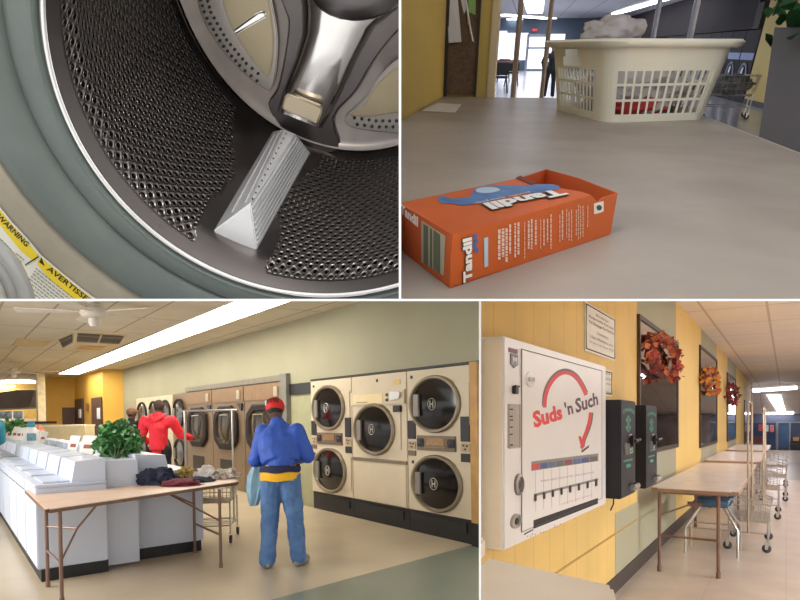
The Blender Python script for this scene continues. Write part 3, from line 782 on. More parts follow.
bk_ = thing('laundry_basket', 'cream plastic laundry basket with grid sides standing on the counter', 'laundry basket', TRF, cb_)
NP = 240
hz = zr - ZT
def wall(f, off=0., z=None):
    e = .034 * f - off
    return rrect(cb_, LR_ / 2 + e, LL_ / 2 + e * .8, .05 + .012 * f, ZT + hz * f if z is None else z, NP)[0]
levels = [0, .05, .10, .26, .29, .45, .48, .63, .66, .78, .90, .955]
rows_o = [wall(f) for f in levels]; rows_i = [wall(f, .0035) for f in levels]
mb = MB(); VO = [[mb.bm.verts.new(p) for p in r] for r in rows_o]; VI = [[mb.bm.verts.new(p) for p in r] for r in rows_i]
solid = {}
side_n = NP // 4
def cell(i, j):
    f0 = levels[j]; k = i % side_n; frac = (k + .5) / side_n; side = i // side_n
    if frac < .13 or frac > .90: return True
    if j in (2, 4, 6): return (k % 4 == 0)
    if side in (1, 3) and j in (8, 9):
        q = abs(frac - .46) / .17
        return q > (1 if j == 8 else .75)
    return True
for j in range(len(levels) - 1):
    for i in range(NP): solid[(i, j)] = cell(i, j)
for (i, j), s_ in solid.items():
    if not s_: continue
    a, b = i, (i + 1) % NP
    mb.bm.faces.new((VO[j][a], VO[j][b], VO[j + 1][b], VO[j + 1][a])); mb.bm.faces.new((VI[j][b], VI[j][a], VI[j + 1][a], VI[j + 1][b]))
    if not solid[((i - 1) % NP, j)]: mb.bm.faces.new((VO[j][a], VO[j + 1][a], VI[j + 1][a], VI[j][a]))
    if not solid[((i + 1) % NP, j)]: mb.bm.faces.new((VO[j + 1][b], VO[j][b], VI[j][b], VI[j + 1][b]))
    if j + 1 < len(levels) - 1 and not solid[(i, j + 1)]: mb.bm.faces.new((VO[j + 1][a], VO[j + 1][b], VI[j + 1][b], VI[j + 1][a]))
    if j > 0 and not solid[(i, j - 1)]: mb.bm.faces.new((VO[j][b], VO[j][a], VI[j][a], VI[j][b]))
mb.bm.faces.new([v for v in VI[0]][::-1]); mb.bm.faces.new([v for v in VO[0]])
for v in [v for v in mb.bm.verts if not v.link_faces]: mb.bm.verts.remove(v)
mb.build('basket_body', m_bask, bk_, rel=True)
mb = MB(); mb.loft([wall(.90, .002), wall(.89, -.012, ZT + hz * .90), wall(.9, -.022, ZT + hz * .915), wall(.9, -.026, ZT + hz * .97), wall(.9, -.020, ZT + hz * 1.0), wall(.9, -.004, ZT + hz * 1.0), wall(.9, .004, ZT + hz * .98), wall(.88, .004)], True, False)
mb.build('rim', m_bask, bk_, rel=True, smooth=60)
# washing in the basket
def lump(c, r, seed, amp=.25, sub=4, freq=2.2, flat=None, M=None):
    mb = MB(); mb.ball((0, 0, 0), 1, sub=sub)
    for v in mb.bm.verts:
        n = noise.noise(v.co * freq + V((seed * 7.3, 0, 0))); n2 = noise.noise(v.co * freq * 2.7 + V((0, seed * 3.1, 0)))
        v.co = v.co * (1 + amp * n * 1.6 + amp * .6 * n2)
        v.co = V((v.co.x * r[0], v.co.y * r[1], v.co.z * r[2]))
        if flat is not None: v.co.z = max(v.co.z, flat)
        if M is not None: v.co = M @ v.co
        v.co += V(c)
    return mb
m_bag = mat('plastic_bag', (205, 202, 206), .28, var=.06, scale=20, bump=.6, bscale=30, alpha=.78)
c0 = cb_ + V((.05, .04, hz * .42))
tag(lump(c0 + V((-.05, -.04, -.02)), (.14, .17, .062), 3).build('folded_laundry', mat('pale_cloth', (190, 186, 188), .8, var=.06), fr=TRF, smooth=True), 'pale washing piled inside the cream laundry basket', 'laundry')
tag(lump(cb_ - dL * .12 - dR * .04 + V((0, 0, .032)), (.085, .045, .026), 5, .15).build('red_garment', mat('red_cloth', (176, 60, 64), .8, var=.08), fr=TRF, smooth=True), 'red garment showing low through the basket grid', 'laundry')
pc = TRF.D(620, 34, (TRF.M @ cb_ - CAM).y)
mbb = lump(pc + V((-.02, 0, .0)), (.088, .07, .046), 11, .26, freq=1.7)
wrinkle(mbb, .006, 40, 3)
tag(mbb.build('plastic_bag', m_bag, fr=TRF, smooth=180), 'crumpled clear plastic bag sticking up out of the laundry basket', 'bag')

# ---- hall behind the counter
yfar = 46.0
m_tf = mat('hall_floor', (186, 184, 190), .18, var=.03, scale=.6, spec=.6)
# floor split by nothing: one slab
mb = MB(); mb.prism([(-30, .0, ZF), (14, .0, ZF), (14, yfar, ZF), (-30, yfar, ZF)], (0, 0, -.1)); fo = mb.build('floor', m_tf, fr=TRF); struct(fo)
ZC = TRF.y(515, 18.5, yfar).z
m_tc = line_mat('hall_ceiling', (176, 178, 186), (120, 120, 128), 1.2, 2.4, lw=.05, var=.03)
mb = MB(); mb.prism([(-30, 1, ZC), (14, 1, ZC), (14, yfar, ZC), (-30, yfar, ZC)], (0, 0, .1)); struct(mb.build('ceiling', m_tc, fr=TRF))
m_bw = mat('blue_grey_wall', (96, 112, 130), .7, var=.04, scale=.5)
mb = MB(); mb.box(-30, 14, yfar, yfar + .1, ZF, ZC); struct(mb.build('wall_far', m_bw, fr=TRF))
Y = lambda u, v, y=yfar: TRF.y(u, v, y)
m_day = mat('daylight_pane', (235, 240, 255), .3, var=0, emit=1.15); m_fr = mat('metal_frame', (150, 156, 166), .4, .4, var=.04)
def pane(name, u0, u1, v0, v1, m, y=yfar - .05, th=.04, frame=True):
    a = Y(u0, v0, y); b = Y(u1, v1, y); mb = MB(); mb.box(a.x, b.x, y - th, y, b.z, a.z)
    o = struct(mb.build(name, m, fr=TRF))
    return o
for i, (u0, u1, v0, v1) in enumerate(((488, 505, 31, 60), (506, 514.5, 33, 60), (517, 526, 33, 60), (551, 562, 34, 62))): pane('window_%d' % (i + 1), u0, u1, v0, v1, m_day)
pane('door_1', 528.5, 545, 34.5, 69, m_day)
a = Y(527.5, 34, yfar - .1); b = Y(546, 69, yfar - .1)
mb = MB(); w = .16
mb.box(a.x, a.x + w, yfar - .14, yfar - .06, ZF, a.z); mb.box(b.x - w, b.x, yfar - .14, yfar - .06, ZF, a.z); mb.box(a.x, b.x, yfar - .14, yfar - .06, a.z - w, a.z); mb.box(a.x, b.x, yfar - .14, yfar - .06, ZF + 1.2, ZF + 1.3)
struct(mb.build('trim_2', m_fr, fr=TRF))
a, b = Y(532, 28.3, yfar - .2), Y(537.5, 31.5, yfar - .2)
ex = thing('exit_sign', 'small red exit sign over the bright far door', 'sign', TRF, ((a.x + b.x) / 2, yfar - .2, b.z))
mb = MB(); mb.box(a.x, b.x, yfar - .24, yfar - .1, b.z, a.z); mb.build('sign_box', mat('exit_red', (190, 40, 60), .5, var=.0, emit=.4), ex, rel=True)
mb = MB(); textmesh(mb, 'EXIT', (a.x + .05, yfar - .245, b.z + .06), ((b.x - a.x) - .1, 0, 0), (0, 0, (a.z - b.z) - .12), .002, .03); mb.build('lettering', m_wht, ex, rel=True)
# ceiling strip lights
m_tube = mat('fluorescent', (250, 250, 255), .4, var=0, emit=5.5)
def lamp_strip(fr, p, q, w, z, label, group=None, m=m_tube, name='ceiling_light', sag=.05):
    p, q = V(p), V(q); d = (q - p).normalized(); s = d.cross(UP).normalized() * w / 2
    t = thing(name, label, 'ceiling light', fr, (p + q) / 2, 0, group)
    mb = MB(); mb.prism([p - s, p + s, q + s, q - s], (0, 0, -sag)); mb.build('diffuser', m, t, rel=True)
    mb = MB(); e = s * 1.12; mb.prism([p - e, p + e, q + e, q - e], (0, 0, -sag * .3)); mb.build('housing', mat('lamp_housing', (220, 220, 220), .5, var=.02), t, rel=True)
    return t
def strip_px(fr, u0, v0, u1, v1, w, z, label, **k): return lamp_strip(fr, fr.z(u0, v0, z), fr.z(u1, v1, z), w, z, label, **k)
strip_px(TRF, 503, 14.3, 550, 18.0, .9, ZC - .02, 'bright strip light across the ceiling before the far door')
strip_px(TRF, 509, 18.8, 549, 19.8, .8, ZC - .02, 'farthest strip light across the ceiling near the blue wall')
strip_px(TRF, 573, 19.4, 595, 20.6, .8, ZC - .02, 'left short strip light behind the plastic bag')
strip_px(TRF, 570, 22.3, 592, 23.2, .8, ZC - .02, 'lower short strip light behind the plastic bag')
strip_px(TRF, 598, 20.4, 612, 21.6, .8, ZC - .02, 'right short strip light behind the plastic bag')
lamp_strip(TRF, TRF.z(535, 12, ZC - .02), TRF.z(533, -12, ZC - .02), .75, ZC, 'square bright panel light above the far door')
lamp_strip(TRF, TRF.z(615.5, 13, ZC - .02), TRF.z(688, -9, ZC - .02), .42, ZC, 'long fluorescent panel running along the hall ceiling above the basket')
# right side: boxed-in dryers under a dark canopy, yellow wall
xw = TRF.z(743, 103.5, ZF).x; yw = TRF.z(743, 103.5, ZF).y
zcan = TRF.x(752, 29, xw - .02).z; ycan = TRF.x(752, 29, xw - .02).y
zct = TRF.x(643, 13.5, xw - .02).z
m_can = mat('canopy_brown', (44, 37, 40), .7, var=.06, scale=2, spec=.2); m_cand = mat('canopy_dark', (38, 28, 26), .6, var=.05)
mb = MB(); mb.box(xw - .02, xw + 1.6, ycan, yfar - .2, zcan, ZC + .02)
cn = tag(mb.build('canopy', m_can, fr=TRF), 'long dark brown canopy above the row of dryers in the hall', 'canopy')
mb = MB(); mb.box(xw - .02, xw + 1.6, ycan - .5, ycan, zcan - .0, ZC + .02); struct(mb.build('trim_3', m_cand, fr=TRF))
mb = MB(); mb.box(xw, xw + .2, .6, yw, ZF, ZC); struct(mb.build('wall_right', mat('hall_yellow', (214, 190, 112), .6, var=.04, scale=1), fr=TRF))
mb = MB(); mb.box(xw - .012, xw, .6, yw, ZF, ZF + .12); struct(mb.build('baseboard_right', m_black, fr=TRF))
m_drk = mat('dryer_dark', (36, 34, 38), .6, .0, var=.06, spec=.2); m_dglass = mat('dark_glass', (26, 26, 32), .08, var=.0, spec=.8); m_lb = mat('blue_panel', (110, 130, 180), .3, .3, var=.05)
pd = None; yy = yw + .1
for k in range(10):
    loc = (xw, yy + .6, ZF); yy += 1.22
    if pd is None:
        pd = thing('tumble_dryer', 'dark tumble dryer with round door next to the yellow wall', 'dryer', TRF, loc)
        mb = MB(); mb.box(.0, 1.2, -.6, .6, 0, zcan - ZF - .02, .01); mb.build('cabinet', m_drk, pd)
        mb = MB(); mb.box(-.012, 0, -.56, .56, .98, 1.14); mb.build('control_panel', m_lb, pd)
        r1, g1 = MB(), MB(); round_door(r1, g1, V((0, 0, .56)), .36, V((-1, 0, 0)), UP, V((0, 1, 0)), .04)
        dd = r1.build('door_ring', m_fr, pd, smooth=True); g1.build('door_glass', m_dglass, dd, smooth=True)
    else: dup(pd, TRF, loc, label='dark tumble dryer in the row beneath the hall canopy behind the basket', group='dryers under the dark canopy')
# tall chromed and tan posts beyond the counter
for u, wpx, lab, m in ((516, 5.5, 'left tan post standing behind the counter end', mat('tan_post', (142, 126, 112), .5, .1, var=.05)), (545.5, 4.6, 'tan post in front of the dark figure', mat('tan_post', (142, 126, 112))), (649, 5, 'left chrome post rising behind the basket', mat('blue_chrome', (150, 158, 184), .25, .35, var=.08)), (685, 6, 'right chrome post rising behind the basket', mat('blue_chrome', (150, 158, 184)))):
    yy_ = yf + .25 if u < 600 else yf + .6
    p = TRF.y(u, 60, yy_); Yw = (TRF.M @ p - CAM).y
    mb = MB(); mb.tube([(p.x, yy_, ZF), (p.x, yy_, ZC - .02)], wpx / 2 / 600 * Yw, 10); tag(mb.build('post', m, fr=TRF, smooth=True), lab, 'post')
# cart with washing on the hall floor
pf = TRF.z(727, 119, ZF)
wire_cart('wire laundry cart loaded with washing in the hall right of the basket', TRF, (pf.x, pf.y + .3, ZF), R(80), L=.95, W=.6, zb=.42, zt=.78, slope=0, poles=False, fine=False)
tag(lump((pf.x, pf.y + .3, ZF + .62), (.38, .26, .17), 21).build('heap_of_washing', mat('mixed_cloth', (150, 150, 146), .8, c2=(60, 70, 66), var=.2, scale=6), fr=TRF, smooth=True), 'grey and white washing heaped in the hall cart', 'laundry')
# dark planter and plant at the right
yp = 1.78
A = [TRF.y(u, v, yp) for u, v in ((774.5, 27.5), (758.5, 140), (880, 190), (880, 20))]
pl_ = thing('planter_cabinet', 'tall dark grey planter cabinet at the right edge beside the counter', 'planter', TRF, (A[1].x + .3, yp, ZF))
bot = TRF.y(758.5, 140, yp); sl = (A[0].x - bot.x) / (A[0].z - bot.z)
xb = bot.x + sl * (ZF - bot.z)
mb = MB(); mb.hexa([(max(xb, xr + .06), yp, ZF), (xb + .9, yp, ZF), (xb + 1.1, yp + .5, ZF), (max(xb, xr + .06) * (yp + .5) / yp + .02, yp + .5, ZF)], [(A[0].x, yp, A[0].z), (A[0].x + .6, yp, A[0].z), (A[0].x + .8, yp + .5, A[0].z), (A[0].x * (yp + .5) / yp + .02, yp + .5, A[0].z)])
mb.build('planter_box', mat('planter_grey', (78, 78, 84), .7, var=.06, scale=6), pl_, rel=True)
pt = thing('ivy_plant', 'dark green leafy plant spilling over the grey planter cabinet', 'plant', TRF, (A[0].x + .2, yp + .05, A[0].z))
rnd = random.Random(9); pts = []
for _ in range(420):
    p = A[0] + V((rnd.uniform(.05, .5), rnd.uniform(-.02, .35), rnd.gauss(.06, .07)))
    if p.z > A[0].z + .02 or rnd.random() < .2: pts.append(p)
for _ in range(16): pts.append(A[0] + V((rnd.uniform(.02, .16), rnd.uniform(-.05, 0), rnd.uniform(-.02, .1))))
leaves(MB(), pts, .045, rnd).build('foliage', m_leafd, pt, rel=True)
mb = MB()
for k in range(3):
    p = A[0] + V((.12 + k * .03, -.012, .02)); q = [p]
    for j in range(5): q.append(q[-1] + V((rnd.uniform(-.012, .012), 0, -.025)))
    mb.tube(q, .0013, 4)
mb.build('stem', mat('dry_stem', (60, 48, 42), .8, var=.1), pt, rel=True)
# far furniture at the left of the hall and the dark figure
yt = 24.0
ft = thing('folding_table', 'brown folding table seen far off under the hall windows', 'table', TRF, (TRF.y(505, 62, yt).x, yt, ZF))
p = TRF.y(505, 61, yt); w = abs(TRF.y(520, 61, yt).x - TRF.y(490, 61, yt).x)
mb = MB(); mb.box(p.x - w / 2, p.x + w / 2, yt - .4, yt + .4, p.z - .06, p.z); mb.build('table_top', mat('brown_top', (120, 84, 70), .5, var=.06), ft, rel=True)
for sx in (-1, 1):
    for sy in (-1, 1): mb = MB(); mb.tube([(p.x + sx * w * .42, yt + sy * .35, p.z), (p.x + sx * w * .42, yt + sy * .35, ZF)], .03, 6); mb.build('leg', m_black, ft, rel=True)
q = TRF.z(508, 84, ZF)
for k, (u, v) in enumerate(((503, 82), (511, 86), (499, 93))):
    q = TRF.z(u, v, ZF); c = thing('hall_chair', ['dark chair beneath the far brown table', 'dark chair right of the far brown table', 'dark chair nearest the counter in the hall at left'][k], 'chair', TRF, q)
    mb = MB(); mb.box(-.25, .25, -.25, .25, .42, .48, .02); mb.build('seat', m_black, c)
    mb = MB(); mb.box(-.25, .25, .2, .26, .5, .85, .02); mb.build('backrest', m_black, c)
    for sx in (-1, 1):
        for sy in (-1, 1): mb = MB(); mb.tube([(sx * .2, sy * .2, .42), (sx * .26, sy * .26, 0)], .02, 6); mb.build('leg', m_black, c)
q = TRF.z(548, 97.5, ZF)
m_dk = mat('dark_clothes', (20, 18, 24), .9, var=.05)
Jp = Jm(head=(-.0, .09, .93), elbL=(-.17, .02, .66), wriL=(-.13, .1, .5), elbR=(.17, .05, .65), wriR=(.14, .12, .52), tilt=-25)
person(TRF, q, 0, 'person in dark clothes walking in the hall behind the basket', 1.36, Jp, [('coat', m_dk, TOP + [(['pelvis', 'hipL'], [.09, .08]), (['pelvis', 'hipR'], [.09, .08])], .004), ('trousers', m_dk, TROUS, .003)], m_skin2, m_hair, .016, 1.15)
for (x, y, z, e) in ((0.3, 9, ZC - .3, 60), (1, 20, ZC - .3, 160), (1, 34, ZC - .3, 200)):
    ld = bpy.data.lights.new('hall_lamp', 'AREA'); ld.shape = 'RECTANGLE'; ld.size = 3; ld.size_y = 6; ld.energy = e; ld.color = (.86, .9, 1)
    lo = bpy.data.objects.new('hall_lamp', ld); COL.objects.link(lo); lo.matrix_world = TRF.M @ T((x, y, z))

# ================================================================ lower left: laundromat hall
B = BLF; CEIL = 3.2
TXC[0] = B.o
XD = 4.88        # face of the dryer wall
TXC[0] = B.o
m_bfl = mat('beige_floor', (196, 180, 154), .28, var=.05, scale=1.2, spec=.45, c2=(180, 164, 140))
m_gfl = mat('green_floor', (124, 130, 116), .3, var=.04, scale=1.2, spec=.45)
g0, g1 = B.z(270, 600, 0), B.z(444, 552.5, 0)
gd = (g1 - g0).normalized(); ga, gb = g0 - gd * 3, g0 + gd * 9
side = V((gd.y, -gd.x, 0)); side = side if side.x > 0 else -side
mb = MB(); mb.prism([ga, gb, gb - side * 60 + gd * 40, ga - side * 30 - gd * 30], (0, 0, -.1)); struct(mb.build('floor', m_bfl, fr=B))
mb = MB(); mb.prism([ga, gb, gb + side * 8, ga + side * 8], (0, 0, -.1)); struct(mb.build('floor', m_gfl, fr=B))
xS0, xS1 = 3.31, 3.96
m_ceil = line_mat('ceiling_tiles', (200, 190, 170), (120, 104, 84), .65, 1.98, ox=3.31, oy=10.41, lw=.035, var=.03, fade=.7)
mb = MB(); mb.keep = True; mb.prism([(-22, 2, CEIL), (5.2, 2, CEIL), (5.2, 32, CEIL), (-22, 32, CEIL)], (0, 0, .1)); struct(mb.build('ceiling', m_ceil, fr=B))
# wall above and between the dryers
m_gw = mat('sage_wall', (150, 146, 122), .7, var=.03, scale=.8)
S = lambda u, v=470, x=XD: B.x(u, v, x).y
zT = lambda u, v, x=XD: B.x(u, v, x).z
sF = S(124.5, 400); 
zA = (zT(312, 381) + zT(477, 363.5)) / 2; zB = (zT(292, 373) + zT(187, 388)) / 2; zC = zT(160, 396)
mb = MB(); mb.box(XD + .03, XD + .2, 1.5, sF + .3, zA, CEIL); struct(mb.build('wall_right', m_gw, fr=B))
s312, s353, s408, s472 = S(312), S(353), S(408), S(472.5)
s292, s245, s213, s187 = S(290, 430), S(245, 430), S(213, 430), S(187, 430)
sdv = [s187, S(173, 430), S(160, 430), S(149, 430), S(137, 430)]
mb = MB(); mb.box(XD + .03, XD + .2, s312, s292, 0, zA); struct(mb.build('wall_right', mat('sage_panel', (150, 148, 116), .6, var=.03), fr=B))
mb = MB(); mb.box(XD + .03, XD + .2, sdv[-1], sF + .3, 0, zA); struct(mb.build('wall_right', m_gw, fr=B))
mb = MB(); mb.box(XD + .0, XD + .04, s312, s292, zA - .20, zA - .01); struct(mb.build('trim_1', m_black, fr=B))
mb = MB(); mb.box(XD - .0, XD + .06, s472 - .15, s312, zA, zA + .03); struct(mb.build('trim_2', m_black, fr=B))
mb = MB(); mb.box(XD - .03, XD + .4, S(479.9), s472, 0.27, zA + .02); struct(mb.build('trim_3', mat('door_post', (176, 134, 76), .5, var=.08, scale=6), fr=B))
mb = MB(); mb.box(XD - .035, XD + .4, S(486), s472 , 0, .27); struct(mb.build('baseboard_right', m_black, fr=B))

OUT = V((-1, 0, 0)); SD = V((0, -1, 0))       # right in the picture is towards smaller y
m_cream = mat('cream_enamel', (198, 184, 160), .38, var=.02, scale=3, spec=.4)
m_ring = mat('door_steel', (140, 128, 108), .35, .6, var=.05)
m_glassd = mat('dryer_glass', (24, 19, 18), .12, var=.0, spec=.45)
m_brn = mat('brown_panel', (120, 104, 88), .4, .4, var=.06)
m_dk2 = mat('coin_black', (36, 34, 38), .4, var=.05)
m_seam = mat('seam_brown', (90, 78, 62), .6, var=.0)  # dark brown of the washer seam lines and the plate print
def hmark(mb, c, r):      # the round emblem with an H on each door glass
    o_ = OUT
    pts = [c + SD * (r * math.cos(2 * PI * k / 20)) + UP * (r * math.sin(2 * PI * k / 20)) for k in range(20)]
    mb.tube(pts, r * .06, 4, closed=True)
    for s_ in (-.38, .38): mb.tube([c + SD * (r * s_) + UP * (r * .6), c + SD * (r * s_) - UP * (r * .6)], r * .1, 4)
    mb.tube([c - SD * (r * .38), c + SD * (r * .38)], r * .1, 4)
def porthole(t, c, r, emblem=True, flap=True, glass=m_glassd, ring=m_ring, hw=1.0):
    """door: c on the face; r vertical radius; hw widens it along the wall"""
    m1, m2 = MB(), MB()
    round_door(m1, m2, V(c), r, OUT, UP, SD * hw, .05, 36)
    d = m1.build('door', ring, t, smooth=40, rel=True); m2.build('door_glass', glass, d, smooth=True, rel=True)
    if emblem:
        e = MB(); hmark(e, V(c) + OUT * .058, r * .20); e.build('emblem', mat('emblem_silver', (190, 184, 172), .4, .5, var=.0), d, rel=True)
    mb = MB(); mb.box(c[0] - .075, c[0] - .045, c[1] + r * hw * .50, c[1] + r * hw * .72, c[2] - r * .42, c[2] + r * .36, .006); mb.build('door_handle', mat('handle_grey', (136, 132, 124), .35, .4, var=.04), d, rel=True)
    if flap:
        mb = MB(); mb.box(c[0] - .012, c[0] + .002, c[1] - .62 * (1 if hw > 1 else .95), c[1] - r * hw * .55, c[2] - r * .72, c[2] + r * .66, .003); mb.build('hinge_cover', m_cream, d, rel=True)
    return d
def dryer_base(t, s0, s1):
    mb = MB(); mb.box(XD + .02, XD + .7, s0 + .003, s1 - .003, 0, .28); mb.box(XD + .005, XD + .02, s0 + .12, s1 - .12, .12, .24, .004); mb.build('base', m_black, t, rel=True)
def screws(t, pts, r=.02):
    mb = MB()
    for y, z in pts: mb.box(XD - .008, XD, y - r, y + r, z - r, z + r)
    mb.build('lock', m_dk2, t, rel=True)
def stack_dryer(s0, s1, label):
    c = (s0 + s1) / 2; w = s1 - s0
    t = thing('stacked_dryer', label, 'dryer', B, (XD + .35, c, 0)); TXC[0] = B.o
    mb = MB(); mb.box(XD, XD + .7, s0 + .006, s1 - .006, .29, zA - .006, .006); mb.build('cabinet', m_cream, t, rel=True)
    dryer_base(t, s0, s1)
    cy = c + w * .03
    rz = .36
    porthole(t, (XD - .002, cy, zA - .45), rz, hw=w * .80 / (2 * rz)); porthole(t, (XD - .002, cy - w * .01, (.67)), rz, hw=w * .80 / (2 * rz))
    zc = 1.165
    mb = MB(); mb.box(XD - .02, XD + .01, s0 + w * .22, s1 - w * .18, zc - .09, zc + .10, .004); cp = mb.build('control_panel', m_brn, t, rel=True)
    mb = MB(); mb.box(XD - .03, XD - .018, c - w * .12, c + w * .16, zc - .02, zc + .07, .002); mb.build('display_plate', mat('brass_plate', (150, 120, 84), .4, .4, var=.12, scale=30), cp, rel=True)
    mb = MB(); mb.box(XD - .03, XD - .018, c - w * .14, c + w * .18, zc - .05, zc - .035); mb.build('trim_bar', m_ring, cp, rel=True)
    for q in (c - w * .22, c + w * .26):
        mb = MB(); mb.box(XD - .03, XD - .01, q - .07, q + .07, zc - .045, zc + .065, .01); mb.ball((XD - .03, q, zc + .01), (.012, .04, .03), sub=2); mb.build('coin_slide', m_dk2, cp, smooth=True, rel=True)
    for q, zz, hh in ((s1 - w * .085, zc + .17, .12), (s0 + w * .085, zc + .19, .15)):
        mb = MB(); mb.box(XD - .015, XD, q - w * .065, q + w * .065, zz - hh, zz + hh, .004); mb.build('coin_meter', m_dk2, t, rel=True)
    for q, zz in ((s1 - w * .085, zc - .02), (s0 + w * .085, zc - .02)):
        mb = MB(); mb.box(XD - .012, XD, q - w * .065, q + w * .065, zz - .06, zz + .04, .004); pn = mb.build('button_panel', mat('beige_panel', (168, 148, 120), .5, var=.04), t, rel=True)
        mb = MB()
        for dy, dz in ((-.03, .01), (.03, .015), (0, -.03)): mb.box(XD - .02, XD - .01, q + dy - .012, q + dy + .012, zz + dz - .01, zz + dz + .01)
        mb.build('button', m_dk2, pn, rel=True)
    mb = MB(); mb.box(XD - .014, XD, s0 + .02, s0 + w * .15, zc - .20, zc - .10, .004); mb.build('key_box', m_dk2, t, rel=True)
    mb = MB(); mb.box(XD - .014, XD, s1 - w * .15, s1 - .02, zc - .17, zc - .10, .004); mb.build('key_box', m_brn, t, rel=True)
    screws(t, [(s1 - w * .09, zA - .09), (s1 - w * .09, zc - .25)])
    return t
stack_dryer(s353, s312, 'left cream stacked dryer with two round doors, next to the sage wall panel')
stack_dryer(s472, s408, 'right cream stacked dryer with two round doors, beside the wooden post')
s0, s1 = s408, s353; c = (s0 + s1) / 2; w = s1 - s0
t = thing('large_dryer', 'cream dryer with one larger round door between the two stacked dryers', 'dryer', B, (XD + .35, c, 0))
mb = MB(); mb.box(XD, XD + .7, s0 + .006, s1 - .006, .29, zA - .006, .006); mb.build('cabinet', m_cream, t, rel=True); dryer_base(t, s0, s1)
porthole(t, (XD - .002, c + w * .06, 1.33), .37, hw=w * .76 / .74)
mb = MB(); mb.box(XD - .03, XD, s0 + .02, s1 - .02, zA - .43, zA - .24, .005); cp = mb.build('control_panel', m_cream, t, rel=True)
mb = MB(); mb.box(XD - .036, XD - .028, c - w * .12, s1 - w * .07, zA - .41, zA - .28, .002); mb.build('name_plate', mat('plate_cream', (216, 196, 150), .5, var=.02), cp, rel=True)
mb = MB()
for k in range(12):
    y = s1 - w * .14 - k * .024; mb.box(XD - .038, XD - .034, y - .016, y, zA - .395, zA - .385)
mb.build('plate_print', m_seam, cp, rel=True)
mb = MB()
for z_ in (zA - .30, zA - .37): mb.ball((XD - .034, c - w * .20, z_), (.012, .035, .022), sub=2)
mb.build('knob', m_dk2, cp, rel=True, smooth=True)
mb = MB(); mb.prism([(XD - .06, c - w * .27, zA - .38), (XD - .06, c - w * .42, zA - .36), (XD - .09, c - w * .47, zA - .27), (XD - .09, c - w * .30, zA - .26)], (.012, 0, 0)); mb.build('tilted_card', mat('card_white', (220, 222, 222), .5, var=.0), t, rel=True)
mb = MB(); mb.box(XD - .04, XD, c - w * .42, c - w * .30, zA - .54, zA - .45, .006); mb.build('coin_slot', m_dk2, t, rel=True)
mb = MB(); mb.box(XD - .02, XD + .005, s0 + .01, s1 - .01, .87, .915, .004); mb.build('lint_door_rail', m_ring, t, rel=True)
mb = MB(); mb.box(XD - .012, XD + .005, s0 + .03, s1 - .03, .30, .86, .006); mb.build('lint_door', m_cream, t, rel=True)
screws(t, [(c, zA - .09), (c, .83)]); 
mb = MB(); mb.box(XD - .006, XD, c - w * .40, c - w * .30, zA - .17, zA - .10); mb.build('sticker', mat('sticker_gold', (200, 170, 104), .5, var=.02), t, rel=True)

# brown dryers
m_bs = mat('brown_steel', (134, 112, 88), .34, .55, var=.05, scale=3)
m_bt = mat('grey_steel_top', (128, 120, 106), .4, .5, var=.05)
m_hexd = mat('door_black', (34, 26, 24), .6, var=.05, spec=.2)
zt0 = zB
first = None
def brown(s0, s1, label):
    c = (s0 + s1) / 2; w = s1 - s0
    t = thing('brown_dryer', label, 'dryer', B, (XD + .35, c, 0))
    mb = MB(); mb.box(XD, XD + .7, s0 + .008, s1 - .008, .0, zt0 - .12, .006); mb.build('cabinet', m_bs, t, rel=True)
    mb = MB(); mb.box(XD - .03, XD + .7, s0, s1, zt0 - .11, zt0, .004); mb.build('top_cap', m_bt, t, rel=True)
    mb = MB(); mb.box(XD - .02, XD + .0, s0 + .02, s1 - .02, zt0 - .43, zt0 - .13, .005); pn = mb.build('header_panel', mat('header_brown', (142, 112, 82), .4, .4, var=.05), t, rel=True)
    mb = MB(); mb.box(XD - .05, XD - .02, s0 + w * .08, s0 + w * .17, zt0 - .38, zt0 - .20, .006); mb.build('coin_box', mat('pale_steel', (190, 180, 160), .35, .6, var=.05), pn, rel=True)
    mb = MB(); mb.prism([(XD - .03, s0 + w * .20, zt0 - .47), (XD - .03, s0 + w * .04, zt0 - .47), (XD - .03, s0 + w * .06, zt0 - .62)], (.03, 0, 0)); mb.build('vent_corner', m_dk2, t, rel=True)
    zc = 1.31; rz = .47; hw = w * .74 / (2 * rz)
    def octo(r, a, k_=1.):
        return [V((XD - a, c + w * .04, zc)) + SD * (r * hw * x) + UP * (r * z_) for x, z_ in ((-.5, 1), (.5, 1), (.93, .62), (1, .3), (1, -.3), (.93, -.62), (.5, -1), (-.5, -1), (-.93, -.62), (-1, -.3), (-1, .3), (-.93, .62))]
    mb = MB(); mb.loft([octo(rz, 0), octo(rz, .05), octo(rz * .95, .065), octo(rz * .74, .065), octo(rz * .70, .03)], True, False); d = mb.build('door', m_hexd, t, rel=True)
    mb = MB(); mb.loft([octo(rz * .71, .03), octo(rz * .4, .05), octo(rz * .05, .055)], True, True); g = mb.build('door_glass', mat('brown_glass', (52, 40, 28), .25, var=.3, scale=5, spec=.4), d, rel=True, smooth=True)
    mb = MB(); q = [V((XD - .07, c + w * .04, zc)) + SD * (hw * x) + UP * z_ for x, z_ in ((-.17, .27), (.17, .27), (.17, .05), (.08, -.28), (-.04, -.30), (-.17, -.05))]
    mb.tube(q, .013, 6, closed=True); mb.build('door_handle', mat('handle_bronze', (110, 96, 74), .35, .6, var=.1), d, rel=True, smooth=True)
    mb = MB(); mb.box(XD - .012, XD, c - w * .16, c + w * .26, .30, .62, .004); mb.build('lint_grille', line_mat('grille_dark', (44, 36, 30), (20, 16, 14), 0.05, 0, lw=.02, axis=(2, 1), var=.02), t, rel=True)
    return t
brown(s213, s187, 'left brown steel dryer with large black door, next to the far cream dryers')
brown(s245, s213, 'middle brown steel dryer of the three with large black doors')
